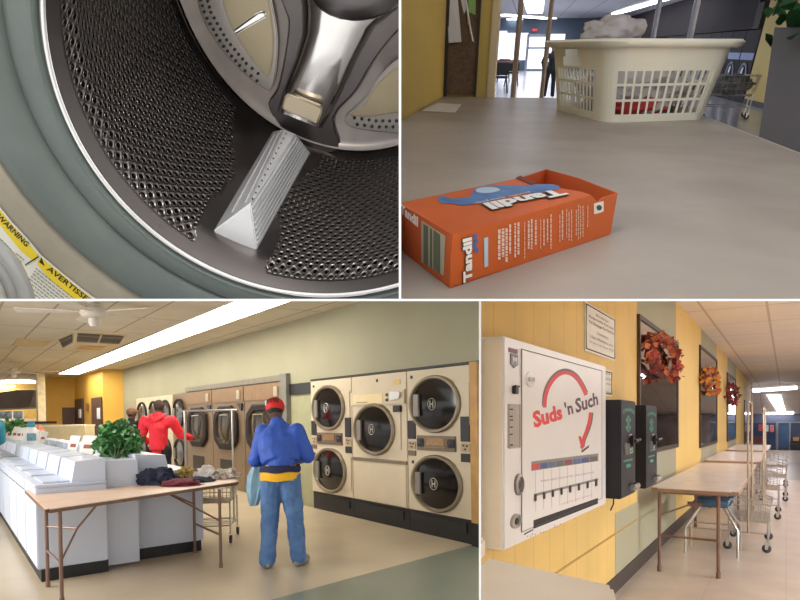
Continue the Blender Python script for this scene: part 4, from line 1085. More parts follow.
brown(S(283.5, 430), s245, 'right brown steel dryer, partly behind the man in blue')
mb = MB(); mb.box(XD - .06, XD + .7, s292, S(283.5, 430), 0, zt0 + .01, .004); tag(mb.build('dryer_end_panel', mat('end_grey', (118, 116, 108), .5, .3, var=.05), fr=B), 'grey metal end panel closing the row of brown dryers', 'panel')
fd = ['fourth far dryer, brownish, touching the brown steel dryers', 'cream far dryer left of the red-shirted person\'s arm', 'cream far dryer behind the head of the person in red', 'farthest cream dryer, behind the person in black']
for k in range(4):
    s0, s1 = sdv[k], sdv[k + 1]; c = (s0 + s1) / 2; w = s1 - s0
    t = thing('far_dryer', ['brownish far dryer touching the brown steel dryers', 'cream far dryer, second from the brown steel dryers', 'cream far dryer, third from the brown steel dryers', 'cream far dryer, farthest from the brown steel dryers'][k], 'dryer', B, (XD + .35, c, 0))
    mb = MB(); mb.box(XD, XD + .7, s0 + .01, s1 - .01, 0, zC, .006); mb.build('cabinet', m_bs if k == 0 else m_cream, t, rel=True)
    for zz in (zC - .50, .62): porthole(t, (XD - .002, c, zz), .38, emblem=False, flap=False, glass=mat('far_glass', (54, 46, 36), .15, var=.1, spec=.7), ring=m_hexd, hw=w * .78 / .76)

# far end walls, doors, column
m_yel2 = mat('mustard_wall', (208, 162, 62), .6, var=.03, scale=.8)
def wpt(u, Y): p = B.D(u, 400, Y); return V((p.x, p.y, 0))
P = [wpt(44.5, 23.3), wpt(75, 23.9), wpt(103, 20.2), wpt(124.8, 20.4)]
P[3] = V((XD + .1, P[3].y + (P[3].y - P[2].y) * 0 , 0))
names = ['wall_back', 'wall_side', 'wall_back']
for a, b, nm in zip(P, P[1:], names):
    mb = MB(); mb.prism([a, b, b + V((0, 0, CEIL)), a + V((0, 0, CEIL))], V((a.y - b.y, b.x - a.x, 0)).normalized() * .12 if (V((a.y - b.y, b.x - a.x, 0)).y > 0) else V((b.y - a.y, a.x - b.x, 0)).normalized() * .12); struct(mb.build(nm, m_yel2, fr=B))
m_dr = mat('door_brown', (74, 40, 26), .5, var=.08, scale=4)
def on_wall(a, b, u, v, off=.02):
    n = (b - a).cross(UP).normalized(); n = n if n.dot(a - B.o) < 0 else -n
    return B.pl(u, v, a, n) + n * off, n
def wallrect(i, u0, u1, v0, m, name, zb=0., v1=None, off=.02):
    a, b = P[i], P[i + 1]; p, n = on_wall(a, b, u0, v0, off); q, _ = on_wall(a, b, u1, v0, off)
    z1 = (p.z + q.z) / 2; z0 = zb if v1 is None else on_wall(a, b, (u0 + u1) / 2, v1, off)[0].z
    mb = MB(); mb.prism([(p.x, p.y, z0), (q.x, q.y, z0), (q.x, q.y, z1), (p.x, p.y, z1)], n * .03); return mb, name, m
for k, (i, u0, u1, v0) in enumerate(((0, 62, 75, 407.5), (1, 76, 84, 399), (1, 92.5, 102.5, 397.5))):
    mb, nm, m = wallrect(i, u0, u1, v0, m_dr, 'door_%d' % (k + 1)); struct(mb.build(nm, m, fr=B))
mb, nm, m = wallrect(1, 99.5, 102, 408, m_pap, 'n', v1=419, off=.06); tag(mb.build('door_sign', m, fr=B), 'pale notice on the right brown far door', 'sign')
mb, nm, m = wallrect(1, 81, 83, 409, m_pap, 'n', v1=418, off=.06); tag(mb.build('door_sign', m, fr=B), 'pale notice on the left brown far door', 'sign')
mb, nm, m = wallrect(1, 87.3, 89.3, 403.5, m_dr, 'n', v1=411, off=.03); tag(mb.build('wall_sign', mat('sign_brown', (130, 84, 40), .5, var=.05), fr=B), 'small brown sign between the two far doors', 'sign')
cA = B.D(41, 400, 21.5)
mb = MB(); mb.box(cA.x - .12, cA.x + .12, cA.y - .2, cA.y + .2, 0, CEIL); struct(mb.build('trim_4', mat('column_cream', (214, 196, 160), .6, var=.15, scale=3), fr=B))
mb = MB(); a = B.D(36, 400, 22.5); b = B.D(46, 400, 22.5); mb.prism([(a.x, a.y, 0), (b.x, b.y, 0), (b.x, b.y, CEIL), (a.x, a.y, CEIL)], (.02, .05, 0)); struct(mb.build('wall_back', mat('pale_end', (196, 176, 128), .6, var=.05), fr=B))
# the left end: dark hood over a lit counter wall
def quadY(pts, Y, m, name, th=.3):
    q = [B.D(u, v, Y) for u, v in pts]; n = (B.M.inverted().to_3x3() @ V((0, 1, 0))) * th
    mb = MB(); mb.prism(q, n); return mb.build(name, m, fr=B)
struct(quadY([(-60, 440), (37, 440), (37, 380), (-60, 380)], 29, mat('end_wall', (196, 160, 80), .7, var=.06), 'wall_back'))
tag(quadY([(-60, 412), (30, 407.5), (34, 390), (16, 390), (-60, 401)], 24, mat('hood_grey', (112, 100, 92), .5, .2, var=.12, scale=1.2), 'hood', 1.2), 'long grey brown hood at the far left end', 'hood')
quadw = quadY([(-40, 421), (22, 420), (22, 411), (-40, 412)], 28.4, mat('far_window', (54, 62, 70), .2, var=.5, c2=(150, 160, 170), scale=2.5), 'window_1', .05); struct(quadw)
for u in (-2, 12, 22.5):
    struct(quadY([(u, 421), (u + .9, 421), (u + .9, 411), (u, 411)], 28.2, m_pap, 'trim_5', .05))
tag(quadY([(-30, 421), (36.5, 421), (36.5, 418.5), (-30, 419)], 26, mat('pale_shelf', (190, 178, 154), .6, var=.05), 'far_shelf', .5), 'pale ledge under the far left windows', 'shelf')
tag(quadY([(21, 424.2), (47, 423.5), (47, 421.2), (21, 421.8)], 21, m_dk2, 'far_shelf', .6), 'black ledge in front of the far column', 'shelf')
# long cream counter behind the machines
p = B.D(22, 440, 15.5); q = B.D(85, 440, 15.5); z1 = B.D(50, 425.2, 15.5).z
t = thing('service_counter', 'long cream counter behind the rows of washers', 'counter', B, ((p.x + q.x) / 2, (p.y + q.y) / 2, 0))
nn_ = V((-(q - p).y, (q - p).x, 0)).normalized() * .5
mb = MB(); mb.prism([(p.x, p.y, 0), (q.x, q.y, 0), (q.x, q.y, z1 - .04), (p.x, p.y, z1 - .04)], nn_); mb.build('body', mat('counter_cream', (216, 200, 160), .5, var=.03), t, rel=True)
mb = MB(); mb.prism([(p.x, p.y, z1 - .04), (q.x, q.y, z1 - .04), (q.x, q.y, z1), (p.x, p.y, z1)], nn_ * 1.1); mb.build('worktop', mat('counter_top_c', (232, 222, 190), .4, var=.03), t, rel=True)

# ceiling: light strip of panels, air unit, fans, more lights
m_pan = mat('light_panel', (255, 248, 232), .5, var=0, emit=16)
first = None
for k in range(9):
    y0 = 6.45 + 1.98 * k; y1 = y0 + 1.98
    t = thing('ceiling_light', '', 'ceiling light', B, ((xS0 + xS1) / 2, (y0 + y1) / 2, CEIL), 0, 'light panels of the long ceiling strip')
    t['label'] = 'fluorescent ceiling panel, %s in the long strip' % ('nearest', 'second nearest', 'third nearest', 'fourth nearest', 'middle one', 'fourth farthest', 'third farthest', 'second farthest', 'farthest')[k]
    mb = MB(); mb.box(-.32, .32, -.975, .975, -.03, -.004); mb.build('diffuser', m_pan, t)
    mb = MB(); mb.box(-.335, .335, -.99, -.975, -.035, -.001); mb.box(-.335, -.32, -.99, .99, -.035, -.001); mb.box(.32, .335, -.99, .99, -.035, -.001); mb.build('frame', mat('lamp_frame', (190, 180, 160), .5, var=.02), t)
for k, (u0, v0, u1, v1) in enumerate(((-40, 382.6, 34, 381),)): strip_px(B, u0, v0, u1, v1, 1.0, CEIL - .02, 'bright strip light across the far left ceiling', m=m_pan)
strip_px(B, -14, 392, 5, 385.5, .8, CEIL - .02, 'short bright ceiling light at the far left edge', m=m_pan)
# air unit
T1, T2, T3 = B.z(75, 330.5, CEIL), B.z(128, 334, CEIL), B.z(56, 338.5, CEIL); T4 = T2 + T3 - T1
ZB2 = 3.06
b1_, b2_, b3_ = B.z(74, 343.2, ZB2), B.z(120, 345.5, ZB2), B.z(63, 350, ZB2); b4_ = b2_ + b3_ - b1_
t = thing('air_conditioner', 'square ceiling air conditioner with louvred sides', 'air conditioner', B, (T1 + T4) / 2)
mb = MB(); mb.hexa([b1_, b2_, b4_, b3_], [T1, T2, T4, T3]); mb.build('housing', mat('ac_cream', (206, 186, 150), .5, var=.04), t, rel=True)
def face_pt(a, b, c_, d, x, y, off): 
    p = a.lerp(b, x).lerp(c_.lerp(d, x), y); n = (b - a).cross(c_ - a).normalized(); n = n if n.dot(a - B.o) < 0 else -n; return p + n * off
m_lou = line_mat('louvre', (52, 44, 38), (96, 84, 70), 0.06, 0, lw=.018, axis=(2, 1), var=.02)
for (A, Bq, C, D_, spans) in ((T1, T2, b1_, b2_, ((.05, .48), (.52, .95))), (T1, T3, b1_, b3_, ((.12, .88),))):
    for x0, x1 in spans:
        mb = MB(); mb.poly([face_pt(A, Bq, C, D_, x, y, .012) for x, y in ((x0, .16), (x1, .16), (x1, .84), (x0, .84))]); mb.build('louvre', m_lou, t, rel=True)
mb = MB(); cc = (b1_ + b2_ + b3_ + b4_) / 4
mb.poly([(p - cc) * .55 + cc - V((0, 0, .01)) for p in (b1_, b2_, b4_, b3_)]); mb.build('bottom_grille', mat('ac_gold', (196, 150, 84), .5, var=.05), t, rel=True)
def fan(c, rad, rot, label, n=5):
    t = thing('ceiling_fan', label, 'ceiling fan', B, c, rot)
    up = CEIL - c.z
    m = mat('fan_white', (198, 190, 180), .45, var=.03)
    mb = MB(); mb.lathe([(.001, up), (.09, up), (.08, up - .05), (.02, up - .07), (.02, .08), (.10, .06), (.17, .03), (.18, -.03), (.15, -.07), (.06, -.09), (.001, -.09)], None, 24, False); mb.build('motor', m, t, smooth=True)
    mb = MB(); mb.lathe([(.001, -.085), (.07, -.09), (.075, -.15), (.05, -.20), (.001, -.21)], None, 16, False); mb.build('light_kit', m, t, smooth=True)
    for k in range(n):
        a = 2 * PI * k / n; M = Matrix.Rotation(a, 4, 'Z')
        mb = MB(); mb.box(.15, .30, -.02, .02, -.012, -.002); mb.hexa([(.27, -.06, -.016), (rad, -.085, -.024), (rad, .085, .006), (.27, .06, -.002)], [(.27, -.06, -.008), (rad, -.085, -.016), (rad, .085, .014), (.27, .06, .006)])
        bmesh.ops.transform(mb.bm, matrix=M, verts=mb.bm.verts); mb.build('blade', m, t)
fan(B.D(94, 312, 8.3), .95, .3, 'white ceiling fan nearest the camera, above the air conditioner')
fan(B.D(13.5, 371, 17), 1.1, .9, 'far white ceiling fan at left over the washer rows')
mb = MB(); p = B.z(31.5, 342.5, CEIL); mb.box(p.x - .3, p.x + .3, p.y - .7, p.y + .7, CEIL - .02, CEIL - .002); tag(mb.build('ceiling_vent', mat('vent_stain', (198, 176, 128), .6, var=.04), fr=B), 'flat yellowed vent cover in the ceiling left of the air conditioner', 'vent')

# ---- rows of top-loading washers
m_ww = mat('washer_white', (200, 208, 224), .35, var=.02, scale=2, spec=.4)
m_ws = mat('washer_side', (206, 206, 204), .4, var=.04, scale=2)
def washer_proto(label, fr, loc, W=.66, L=.95):
    t = thing('top_load_washer', label, 'washing machine', fr, loc, 0, 'top-loading washers in the double row')
    mb = MB(); mb.box(0, W, .006, L - .006, .12, .90, .01); mb.build('cabinet', m_ww, t)
    mb = MB(); mb.box(-.006, W, .0, L, .90, .925, .006); mb.build('top', m_ww, t)
    mb = MB(); mb.box(.07, W * .56, .14, L - .14, .925, .94, .006); mb.build('lid', m_ww, t)
    mb = MB(); mb.box(.03, W, .01, L - .01, 0, .12); mb.build('base', m_black, t)
    mb = MB(); mb.prism([(W * .50, .05, .925), (W, .05, .925), (W, .05, 1.15), (W * .56, .05, 1.13)], (0, L - .1, 0)); mb.build('console', m_ww, t)
    mb = MB(); mb.box(-.007, 0.0, .05, L - .05, .80, .806); mb.build('seam', m_seam, t)
    return t
xA, xB0, xB1 = .715, 1.73, 2.39
A0 = B.z(38, 583, 0); A1 = B.z(106, 569, 0); B0_ = B.z(140, 561, 0); B1_ = B.z(200, 548, 0)
xA = A0.x; WA = A1.x - A0.x; WB = B1_.x - B0_.x
PA = washer_proto('top-loading white washer at the near end of the left row, behind the folding table', B, (xA, A0.y, 0), WA)
ords = ['second', 'third', 'fourth', 'fifth', 'sixth', 'seventh', 'eighth', 'ninth', 'farthest']
for k in range(1, 10): dup(PA, B, (xA, A0.y + .97 * k, 0), label='top-loading white washer, %s in the left row from the folding table' % ords[k - 1])
PB = washer_proto('top-loading white washer at the near end of the right row, behind the clothes', B, (B1_.x, B0_.y + .95 + .1, 0), WB)
PB.matrix_world = B.M @ T((B1_.x, B0_.y + 1.0, 0)) @ Matrix.Rotation(PI, 4, 'Z')
for k in range(1, 9): dup(PB, B, (B1_.x, B0_.y + 1.0 + .97 * k, 0), PI, label='top-loading white washer, %s in the right row from the folding table' % ords[k - 1])
# filler cabinet with the planter on top
fy = (A0.y + B0_.y) / 2
t = thing('filler_cabinet', 'tall narrow white end panel with planter box between the two washer rows', 'planter', B, ((A1.x + B0_.x) / 2, fy, 0))
zpl = B.D(118, 457.5, 6.75).z
x0, x1 = B.y(106.5, 500, fy).x, B.y(138.5, 500, fy).x
mb = MB(); mb.box(x0, x1, fy, fy + .04, 0.03, zpl, .003); mb.build('end_panel', m_ww, t, rel=True)
mb = MB(); mb.box(x0, x1, fy + .04, fy + 1.6, .9, zpl, .003); mb.build('planter_box', m_ww, t, rel=True)
t = thing('ivy_plant', 'bushy green plant in the white planter between the washer rows', 'plant', B, ((x0 + x1) / 2, fy + .35, zpl))
rnd = random.Random(21); pts = []
while len(pts) < 1200:
    u, v = rnd.uniform(95, 141), rnd.uniform(421, 458)
    e = ((u - 118) / 23) ** 2 + ((v - 447) / 26) ** 2
    if e > 1 + rnd.uniform(-.25, .12): continue
    if v > 450 and (u < 103 or u > 137): continue
    pts.append(B.D(u, v, rnd.uniform(6.8, 7.5)))
mb = leaves(MB(), pts, .07, rnd); mb.build('foliage', m_leaf, t, rel=True)
mb = MB()
for k in range(10):
    p = V(((x0 + x1) / 2, fy + .3, zpl - .03)); e_ = pts[k * 7]; mb.tube([p, p.lerp(e_, .5) + V((0, 0, .06)), e_], .006, 4)
mb.build('stem', mat('plant_stem', (60, 84, 44), .7, var=.05), t, rel=True)
# instruction cards
m_card = mat('card', (226, 222, 212), .5, var=.02); m_logo = mat('card_print', (150, 84, 66), .6, var=.1)
labs = ['tilted white instruction card next to the plant, nearest of the cards', 'tilted white instruction card left of the card by the plant', 'white instruction card right of the detergent bottle', 'white instruction card left of the detergent bottle', 'white instruction card in the far left group, right one', 'white instruction card in the far left group, middle one', 'white instruction card in the far left group, leftmost']
for k, (u, v, w, h, Y, lean) in enumerate(((88.5, 455, 14, 19, 7.3, 3.2), (74, 453, 9.5, 17, 8.2, 3.2), (43.5, 443, 6, 11, 11, 2.5), (24.5, 440, 6, 12, 11.5, 3), (20, 440, 6, 12, 12.3, 3), (15.5, 440, 6, 13, 13, 3), (10.5, 440, 6, 13, 13.8, 3))):
    q = [B.D(a, b, Y) for a, b in ((u - w / 2 - lean, v), (u + w / 2 - lean, v + .5), (u + w / 2 + lean * .6, v - h), (u - w / 2 + lean * .6, v - h - .5))]
    t = thing('instruction_card', labs[k], 'sign', B, (q[0] + q[1]) / 2)
    n = (B.M.inverted().to_3x3() @ V((0, 1, 0))) * .02
    mb = MB(); mb.prism(q, n); mb.build('plate', m_card, t, rel=True)
    mb = MB(); cc = (q[0] + q[1] + q[2] + q[3]) / 4; ex_, ey_ = (q[1] - q[0]), (q[3] - q[0])
    mb.prism([cc + ex_ * a * .28 + ey_ * (b * .10 - .05) - n * .1 for a, b in ((-1, -1), (1, -1), (1, 1), (-1, 1))], -n * .1); mb.build('print', m_logo, t, rel=True)
# detergent bottle and small things
def bottle(px, Y, h, label, mbody, mcap, name='detergent_bottle'):
    p = B.D(px[0], px[1], Y); t = thing(name, label, 'bottle', B, p, 0)
    r = h * .34
    mb = MB(); mb.lathe([(.001, 0), (r * .95, 0), (r, h * .05), (r, h * .45), (r * .8, h * .62), (r * .5, h * .74), (r * .42, h * .78), (.001, h * .78)], None, 20, False)
    for v in mb.bm.verts: v.co.y *= .6
    mb.build('bottle_body', mbody, t, smooth=50)
    mb = MB(); mb.lathe([(.001, h * .77), (r * .46, h * .77), (r * .46, h * .98), (r * .4, h), (.001, h)], None, 16, False); mb.build('cap', mcap, t, smooth=50)
    mb = MB(); mb.tube([(r * .75, 0, h * .60), (r * 1.1, 0, h * .5), (r * 1.05, 0, h * .3), (r * .85, 0, h * .2)], r * .12, 6); mb.build('handle', mbody, t, smooth=True)
    mb = MB(); mb.box(-r * .6, r * .5, -r * .66, -r * .60, h * .12, h * .46); mb.build('label_patch', mat('label_teal', (110, 150, 168), .5, var=.15, scale=30), t)
bottle((31.5, 443), 10.6, .37, 'white detergent bottle with teal blue cap standing on the washers', mat('bottle_white', (226, 226, 224), .35, var=.02), mat('cap_teal', (20, 130, 160), .4, var=.02))
bottle((40, 439), 12.5, .30, 'small pink topped bottle right behind the white detergent bottle', mat('bottle_pink', (226, 150, 130), .4, var=.04), mat('cap_pink', (230, 140, 120), .4, var=.02))
t = thing('ivy_plant', 'small green plant on the far left behind the washers', 'plant', B, B.D(14, 431, 14))
leaves(MB(), [B.D(rnd.gauss(13, 4), rnd.gauss(426, 2.2), rnd.uniform(13.6, 14.4)) for _ in range(240)], .13, rnd).build('foliage', m_leaf, t, rel=True)

# ---- folding table in front
m_ftop = mat('table_tan', (214, 186, 164), .42, var=.04, scale=5, spec=.4); m_fleg = mat('leg_brown', (124, 96, 84), .4, .3, var=.06)
def table_from(fr, top_px, z, feet, label, th=.035, brace=True, name='folding_table', lab_frame='leg'):
    q = [fr.z(u, v, z) for u, v in top_px]
    c = (q[0] + q[2]) / 2
    t = thing(name, label, 'table', fr, (c.x, c.y, 0))
    mb = MB(); mb.prism(q, (0, 0, -th)); bmesh.ops.recalc_face_normals(mb.bm, faces=mb.bm.faces)
    ve = [e for e in mb.bm.edges if abs(e.verts[0].co.z - e.verts[1].co.z) > th * .9]
    bmesh.ops.bevel(mb.bm, geom=ve, offset=.035, segments=4, affect='EDGES')
    bmesh.ops.translate(mb.bm, verts=mb.bm.verts, vec=(0, 0, 0))
    mb.build('table_top', m_ftop, t, rel=True)
    mb = MB(); qq = [p + (c - p) * .006 for p in q]; 
    mb.prism([V((p.x, p.y, z - th + .001)) for p in [(a - c) * 1.004 + c for a in q]], (0, 0, th - .008)); bmesh.ops.recalc_face_normals(mb.bm, faces=mb.bm.faces)
    ve = [e for e in mb.bm.edges if abs(e.verts[0].co.z - e.verts[1].co.z) > .01]; bmesh.ops.bevel(mb.bm, geom=ve, offset=.035, segments=4, affect='EDGES')
    mb.build('edge_band', mat('edge_brown', (112, 84, 66), .5, var=.05), t, rel=True)
    fs = []
    for f in feet:
        if f is None: fs.append(None); continue
        p = fr.z(f[0], f[1], 0); tt = fr.D(f[2], f[3], (fr.M @ p - CAM).y) if len(f) > 2 else p.copy(); tt.z = z - th; fs.append((p, V((tt.x, tt.y, z - th))))
    for f in fs:
        if f: mb = MB(); mb.tube([f[0], f[1]], .016, 8); mb.tube([f[0], f[0] + V((0, 0, .05))], .021, 8); mb.build('leg', m_fleg, t, rel=True, smooth=40)
    for a, b in ((fs[0], fs[1]), (fs[2], fs[3])):
        if not a or not b: continue
        mb = MB()
        for f_ in (.42,): mb.tube([a[0].lerp(a[1], f_), b[0].lerp(b[1], f_)], .012, 6)
        mb.build('cross_bar', m_fleg, t, rel=True, smooth=True)
    return t, q, fs
tb, tq, tf = table_from(B, [(46, 509.5), (239, 481.5), (212, 469.5), (25, 489.5)], .84, [(62, 604), (48, 587), (221, 567.5), (195, 553)], 'tan folding table with brown metal legs in front of the washers')
for (lo_, hi_) in ((0, 2), (1, 3)):
    pass
a, b = tf[0], tf[1]; ax = (tf[2][0] - tf[0][0]).normalized()
mid = a[0].lerp(b[0], .5) + V((0, 0, .56)); top = mid + ax * .42; top.z = .80
mb = MB(); mb.tube([a[0] + V((0, 0, .36)), mid + ax * .2, top], .010, 6); mb.tube([b[0] + V((0, 0, .56)), mid + ax * .2], .010, 6); mb.build('brace', m_fleg, tb, rel=True, smooth=True)
a, b = tf[2], tf[3]; top = a[0].lerp(b[0], .5) - ax * .48; top.z = .80
mb = MB(); mb.tube([a[0] + V((0, 0, .48)), top], .010, 6); mb.tube([b[0] + V((0, 0, .56)), top], .010, 6); mb.build('brace', m_fleg, tb, rel=True, smooth=True)
# clothes on the table
zt = .84
def cloth(u0, u1, v0, v1, base_v, m, label, seed, amp=.3, fr=B, z=zt, name='garment', dep=.18):
    """a soft heap: its foot on the table row base_v, its top at v0"""
    pc = fr.z((u0 + u1) / 2, base_v, z); Yw = (fr.M @ pc - CAM).y
    rx = (u1 - u0) / 2 / F * Yw; h = max(.04, (base_v - v0) / F * Yw)
    xd = (fr.M.inverted().to_3x3() @ V((1, 0, 0))); xd.z = 0; xd.normalize(); yd = V((-xd.y, xd.x, 0))
    M = Matrix((xd, yd, UP)).transposed().to_4x4()
    mb = lump(pc + yd * dep * .7, (rx, dep, h * .95), seed, amp, 4, 2.4, flat=.002, M=M)
    wrinkle(mb, .008, 16, seed); 
    for v in mb.bm.verts: v.co.z = max(v.co.z, z + .002)
    return tag(mb.build(name, m, fr=fr, smooth=True), label, 'clothes')
m_navy = mat('navy_cloth', (34, 40, 62), .85, var=.12, scale=30); m_mar = mat('maroon_cloth', (104, 34, 48), .8, var=.12, scale=30)
m_yp = mat('print_cloth', (206, 176, 60), .8, c2=(70, 60, 80), var=.3, scale=26); m_wc = mat('white_cloth', (212, 206, 202), .85, var=.08, scale=14)
cloth(133, 172, 468, 488, 485, m_navy, 'dark navy garment heaped on the folding table', 3)
cloth(158, 198, 479, 488, 486.5, m_mar, 'maroon garment lying at the front of the clothes', 5, .2, dep=.14)
cloth(171, 195, 468, 480, 480.5, m_yp, 'yellow patterned garment in the middle of the clothes', 8, dep=.15)
cloth(184, 212, 477, 484, 482.5, m_navy, 'black garment right of the maroon one', 9, .2, dep=.12)
cloth(189, 218, 468, 480, 479.5, m_wc, 'white garment behind the black one on the table', 12, .35, dep=.16)
cloth(208, 235, 470, 481, 479, mat('white_cloth_b', (206, 196, 186), .85, c2=(150, 130, 116), var=.2, scale=18), 'white and tan garment at the right end of the table', 14, .35, dep=.18)
# cart behind the table
pw = B.z(214, 541, 0)
wire_cart('wire laundry cart with a tall chrome hanging rail behind the folding table', B, (pw.x, pw.y + .1, 0), R(-37 + 6), L=.62, W=.62, zb=.50, zt=.72, slope=.05, rail=1.63, across=True)

# ---- the man in the blue jacket
m_blue = mat('blue_jacket', (44, 84, 178), .6, var=.06, scale=9, bump=.2, bscale=14); m_jean = mat('jeans', (92, 128, 176), .8, c2=(70, 102, 152), var=.1, scale=10, bump=.2, bscale=20)
m_red = mat('red_cap', (208, 34, 34), .7, var=.05); m_shirt = mat('yellow_shirt', (236, 176, 20), .7, var=.04)
pm = B.z(283, 567, 0)
J = dict(waist=(0, 0, .60), yoke=(-.018, .045, .785), pelvis=(0, 0, .53), belly=(-.005, .01, .62), chest=(-.01, .03, .735), neck=(-.03, .06, .825), head=(-.052, .10, .905), tilt=-28, roll=-6,
         shoL=(-.105, .03, .785), shoR=(.085, .03, .785), elbL=(-.165, .05, .62), elbR=(.145, .06, .635), wriL=(-.10, .19, .575), wriR=(.06, .20, .61),
         hipL=(-.055, 0, .52), hipR=(.045, 0, .52), kneL=(-.075, .02, .28), kneR=(.07, .02, .28), ankL=(-.085, -.02, .04), ankR=(.085, .03, .045), toeL=(-.11, .05, .02), toeR=(.105, .10, .02))
yaw = R(-37.36 - 3)
man, mh, mhd, mS = person(B, pm, yaw, 'man in blue jacket, jeans and red cap seen from behind beside the table', 1.77, J,
    [('jacket', m_blue, [(['waist', 'belly', 'chest', 'yoke', 'neck'], [(.108, .086), (.118, .09), (.130, .088), (.10, .07), (.052, .048)]), (['chest', 'shoL'], [.055, .046]), (['chest', 'shoR'], [.055, .046]), (['shoL', 'elbL', 'wriL'], [.050, .044, .034]), (['shoR', 'elbR', 'wriR'], [.050, .044, .034])], .007),
     ('jeans', m_jean, [(['pelvis', 'hipL', 'kneL', 'ankL'], [(.088, .068), .068, .052, .047]), (['pelvis', 'hipR', 'kneR', 'ankR'], [(.088, .068), .068, .052, .047])], .010)],
    m_skin2, m_hair, .008)
H_ = 1.77
mb = MB(); n = 28
def ringz(z, rx, ry, cx=-.01, cy=.0): return [V((cx + rx * math.cos(2 * PI * k / n), cy + ry * math.sin(2 * PI * k / n), z + .006 * math.sin(5 * 2 * PI * k / n))) for k in range(n)]
mb.loft([ringz(.895, .198, .166), ringz(.93, .204, .172), ringz(.99, .200, .166), ringz(1.05, .16, .12)], True, True); mb.build('shirt', m_shirt, man, smooth=True)
mb = MB(); mb.loft([ringz(.985, .202, .168), ringz(.98, .210, .176), ringz(1.01, .212, .176), ringz(1.045, .20, .16)], True, True); mb.build('jacket_hem', mat('hem_navy', (24, 30, 66), .8, var=.04), man, smooth=True)
mb = MB(); mb.ball(mh + mhd @ V((0, -.012, .040)), (.098, .116, .104), mhd, 3)
bmesh.ops.bisect_plane(mb.bm, geom=list(mb.bm.verts) + list(mb.bm.edges) + list(mb.bm.faces), plane_co=mh + mhd @ V((0, 0, -.006)), plane_no=mhd.to_3x3() @ V((0, .15, -1)), clear_outer=True)
cap = mb.build('cap', m_red, man, smooth=True)
mb = MB()
for k in range(7):      # black and white zigzag on the back of the cap
    a = -PI / 2 - .75 + k * .22; m_ = V((math.cos(a) * .097, -.012 + math.sin(a) * .113, .045)); 
    for (dz, w_) in ((.005, .010),):
        p0, p1 = m_ + V((0, 0, -.012)), V((m_.x * .93, m_.y * .93, .045 + .042))
        mb.tube([mh + mhd @ p0, mh + mhd @ p1], .0075, 5)
mb.build('cap_pattern', m_ink, cap)
mb = MB(); a = -PI / 2 - .95; 
for dz in (-.004, .016, .034): 
    p0 = V((math.cos(a) * .098, -.012 + math.sin(a) * .114, .045 + dz)); mb.ball(mh + mhd @ p0, .013, sub=1)
mb.build('cap_patch', m_wht, cap)
for s_, aa in (('L', -.10), ('R', .05)):
    a_, b_ = mS(J['ank' + s_]), mS(J['toe' + s_]); d = (b_ - a_); d.z = 0; d.normalize()
    mb = MB(); M = Matrix.Translation(V((a_.x, a_.y, .0)) + d * .07) @ Matrix.Rotation(math.atan2(-d.x, d.y), 4, 'Z')
    mb.ball((0, 0, .045), (.056, .15, .058), sub=3)
    for v in mb.bm.verts: v.co.z = max(v.co.z, .002); v.co = M @ v.co
    mb.build('shoe', mat('shoe_grey', (150, 148, 146), .6, var=.06), man, smooth=True)
# light blue cloth hanging from his left hand
p = mS(J['wriL']); 
mb = MB(); rows = []
for k in range(9):
    f = k / 8; z = 1.02 - .40 * f + 0; wd = .045 + .06 * math.sin(PI * min(1, f * .9 + .12)); cx = -.27 - .05 * f; cy = .10 - .0 * f
    rows.append([V((cx + wd * math.cos(2 * PI * i / 20), cy + .05 * math.sin(2 * PI * i / 20) * (1 + .25 * math.sin(6 * PI * i / 10)), z)) for i in range(20)])
mb.loft(rows, True, True); wrinkle(mb, .008, 14, 4)
M = Matrix.Rotation(yaw, 4, 'Z'); bmesh.ops.transform(mb.bm, matrix=T(pm) @ M, verts=mb.bm.verts)
tag(mb.build('light_blue_garment', mat('light_blue_cloth', (136, 172, 192), .8, var=.06, scale=12), fr=B, smooth=True), 'light blue garment hanging from the left hand of the man in blue', 'clothes')
# ---- people further away
m_redc = mat('red_hoodie', (214, 34, 52), .75, var=.06, scale=8)
pr = B.z(160, 505, 0)
p0 = B.D(160, 505, 10.6); p0.z = 0
J2 = Jm(head=(-.0, .035, .93), elbL=(-.165, .05, .63), elbR=(.165, .10, .66), wriR=(.21, .24, .63), wriL=(-.12, .18, .60), tilt=-8)
t_, h_, hd_, S_ = person(B, p0, yaw + R(6), 'person in red hooded sweatshirt standing among the washers, seen from behind', 1.86, J2, [('hoodie', m_redc, [(['pelvis', 'belly', 'chest', 'neck'], [(.108, .08), (.108, .08), (.118, .085), (.06, .055)]), (['chest', 'shoL'], [.056, .05]), (['chest', 'shoR'], [.056, .05]), (['shoL', 'elbL', 'wriL'], [.052, .044, .034]), (['shoR', 'elbR', 'wriR'], [.052, .044, .034])], .006), ('trousers', m_dk, TROUS, .004)], m_skin2, m_hair, .013, 1.08)
mb = MB(); mb.tube([S_((-.06, .0, .86)), S_((-.045, -.055, .835)), S_((0, -.08, .80)), S_((.045, -.055, .835)), S_((.06, 0, .86))], [.03, .04, .045, .04, .03], 10); mb.build('hood', m_redc, t_, smooth=True)
shoes(t_, S_, J2, m_black, 1.86)
mb = MB(); mb.ball(h_ + V((0, -.005, .035)), (.094, .115, .105), sub=3); mb.build('knit_cap', mat('brown_knit', (66, 50, 42), .9, var=.2, scale=40), t_, smooth=True)
p0 = B.D(133, 505, 12.6); p0.z = 0
t_, h_, hd_, S_ = person(B, p0, yaw - R(20), 'person in black jacket and brown cap left of the person in red', 1.78, Jm(tilt=-10), [('jacket', m_dk, TOP, .006), ('trousers', m_dk, TROUS, .004)], m_skin2, m_hair, .015, 1.05)
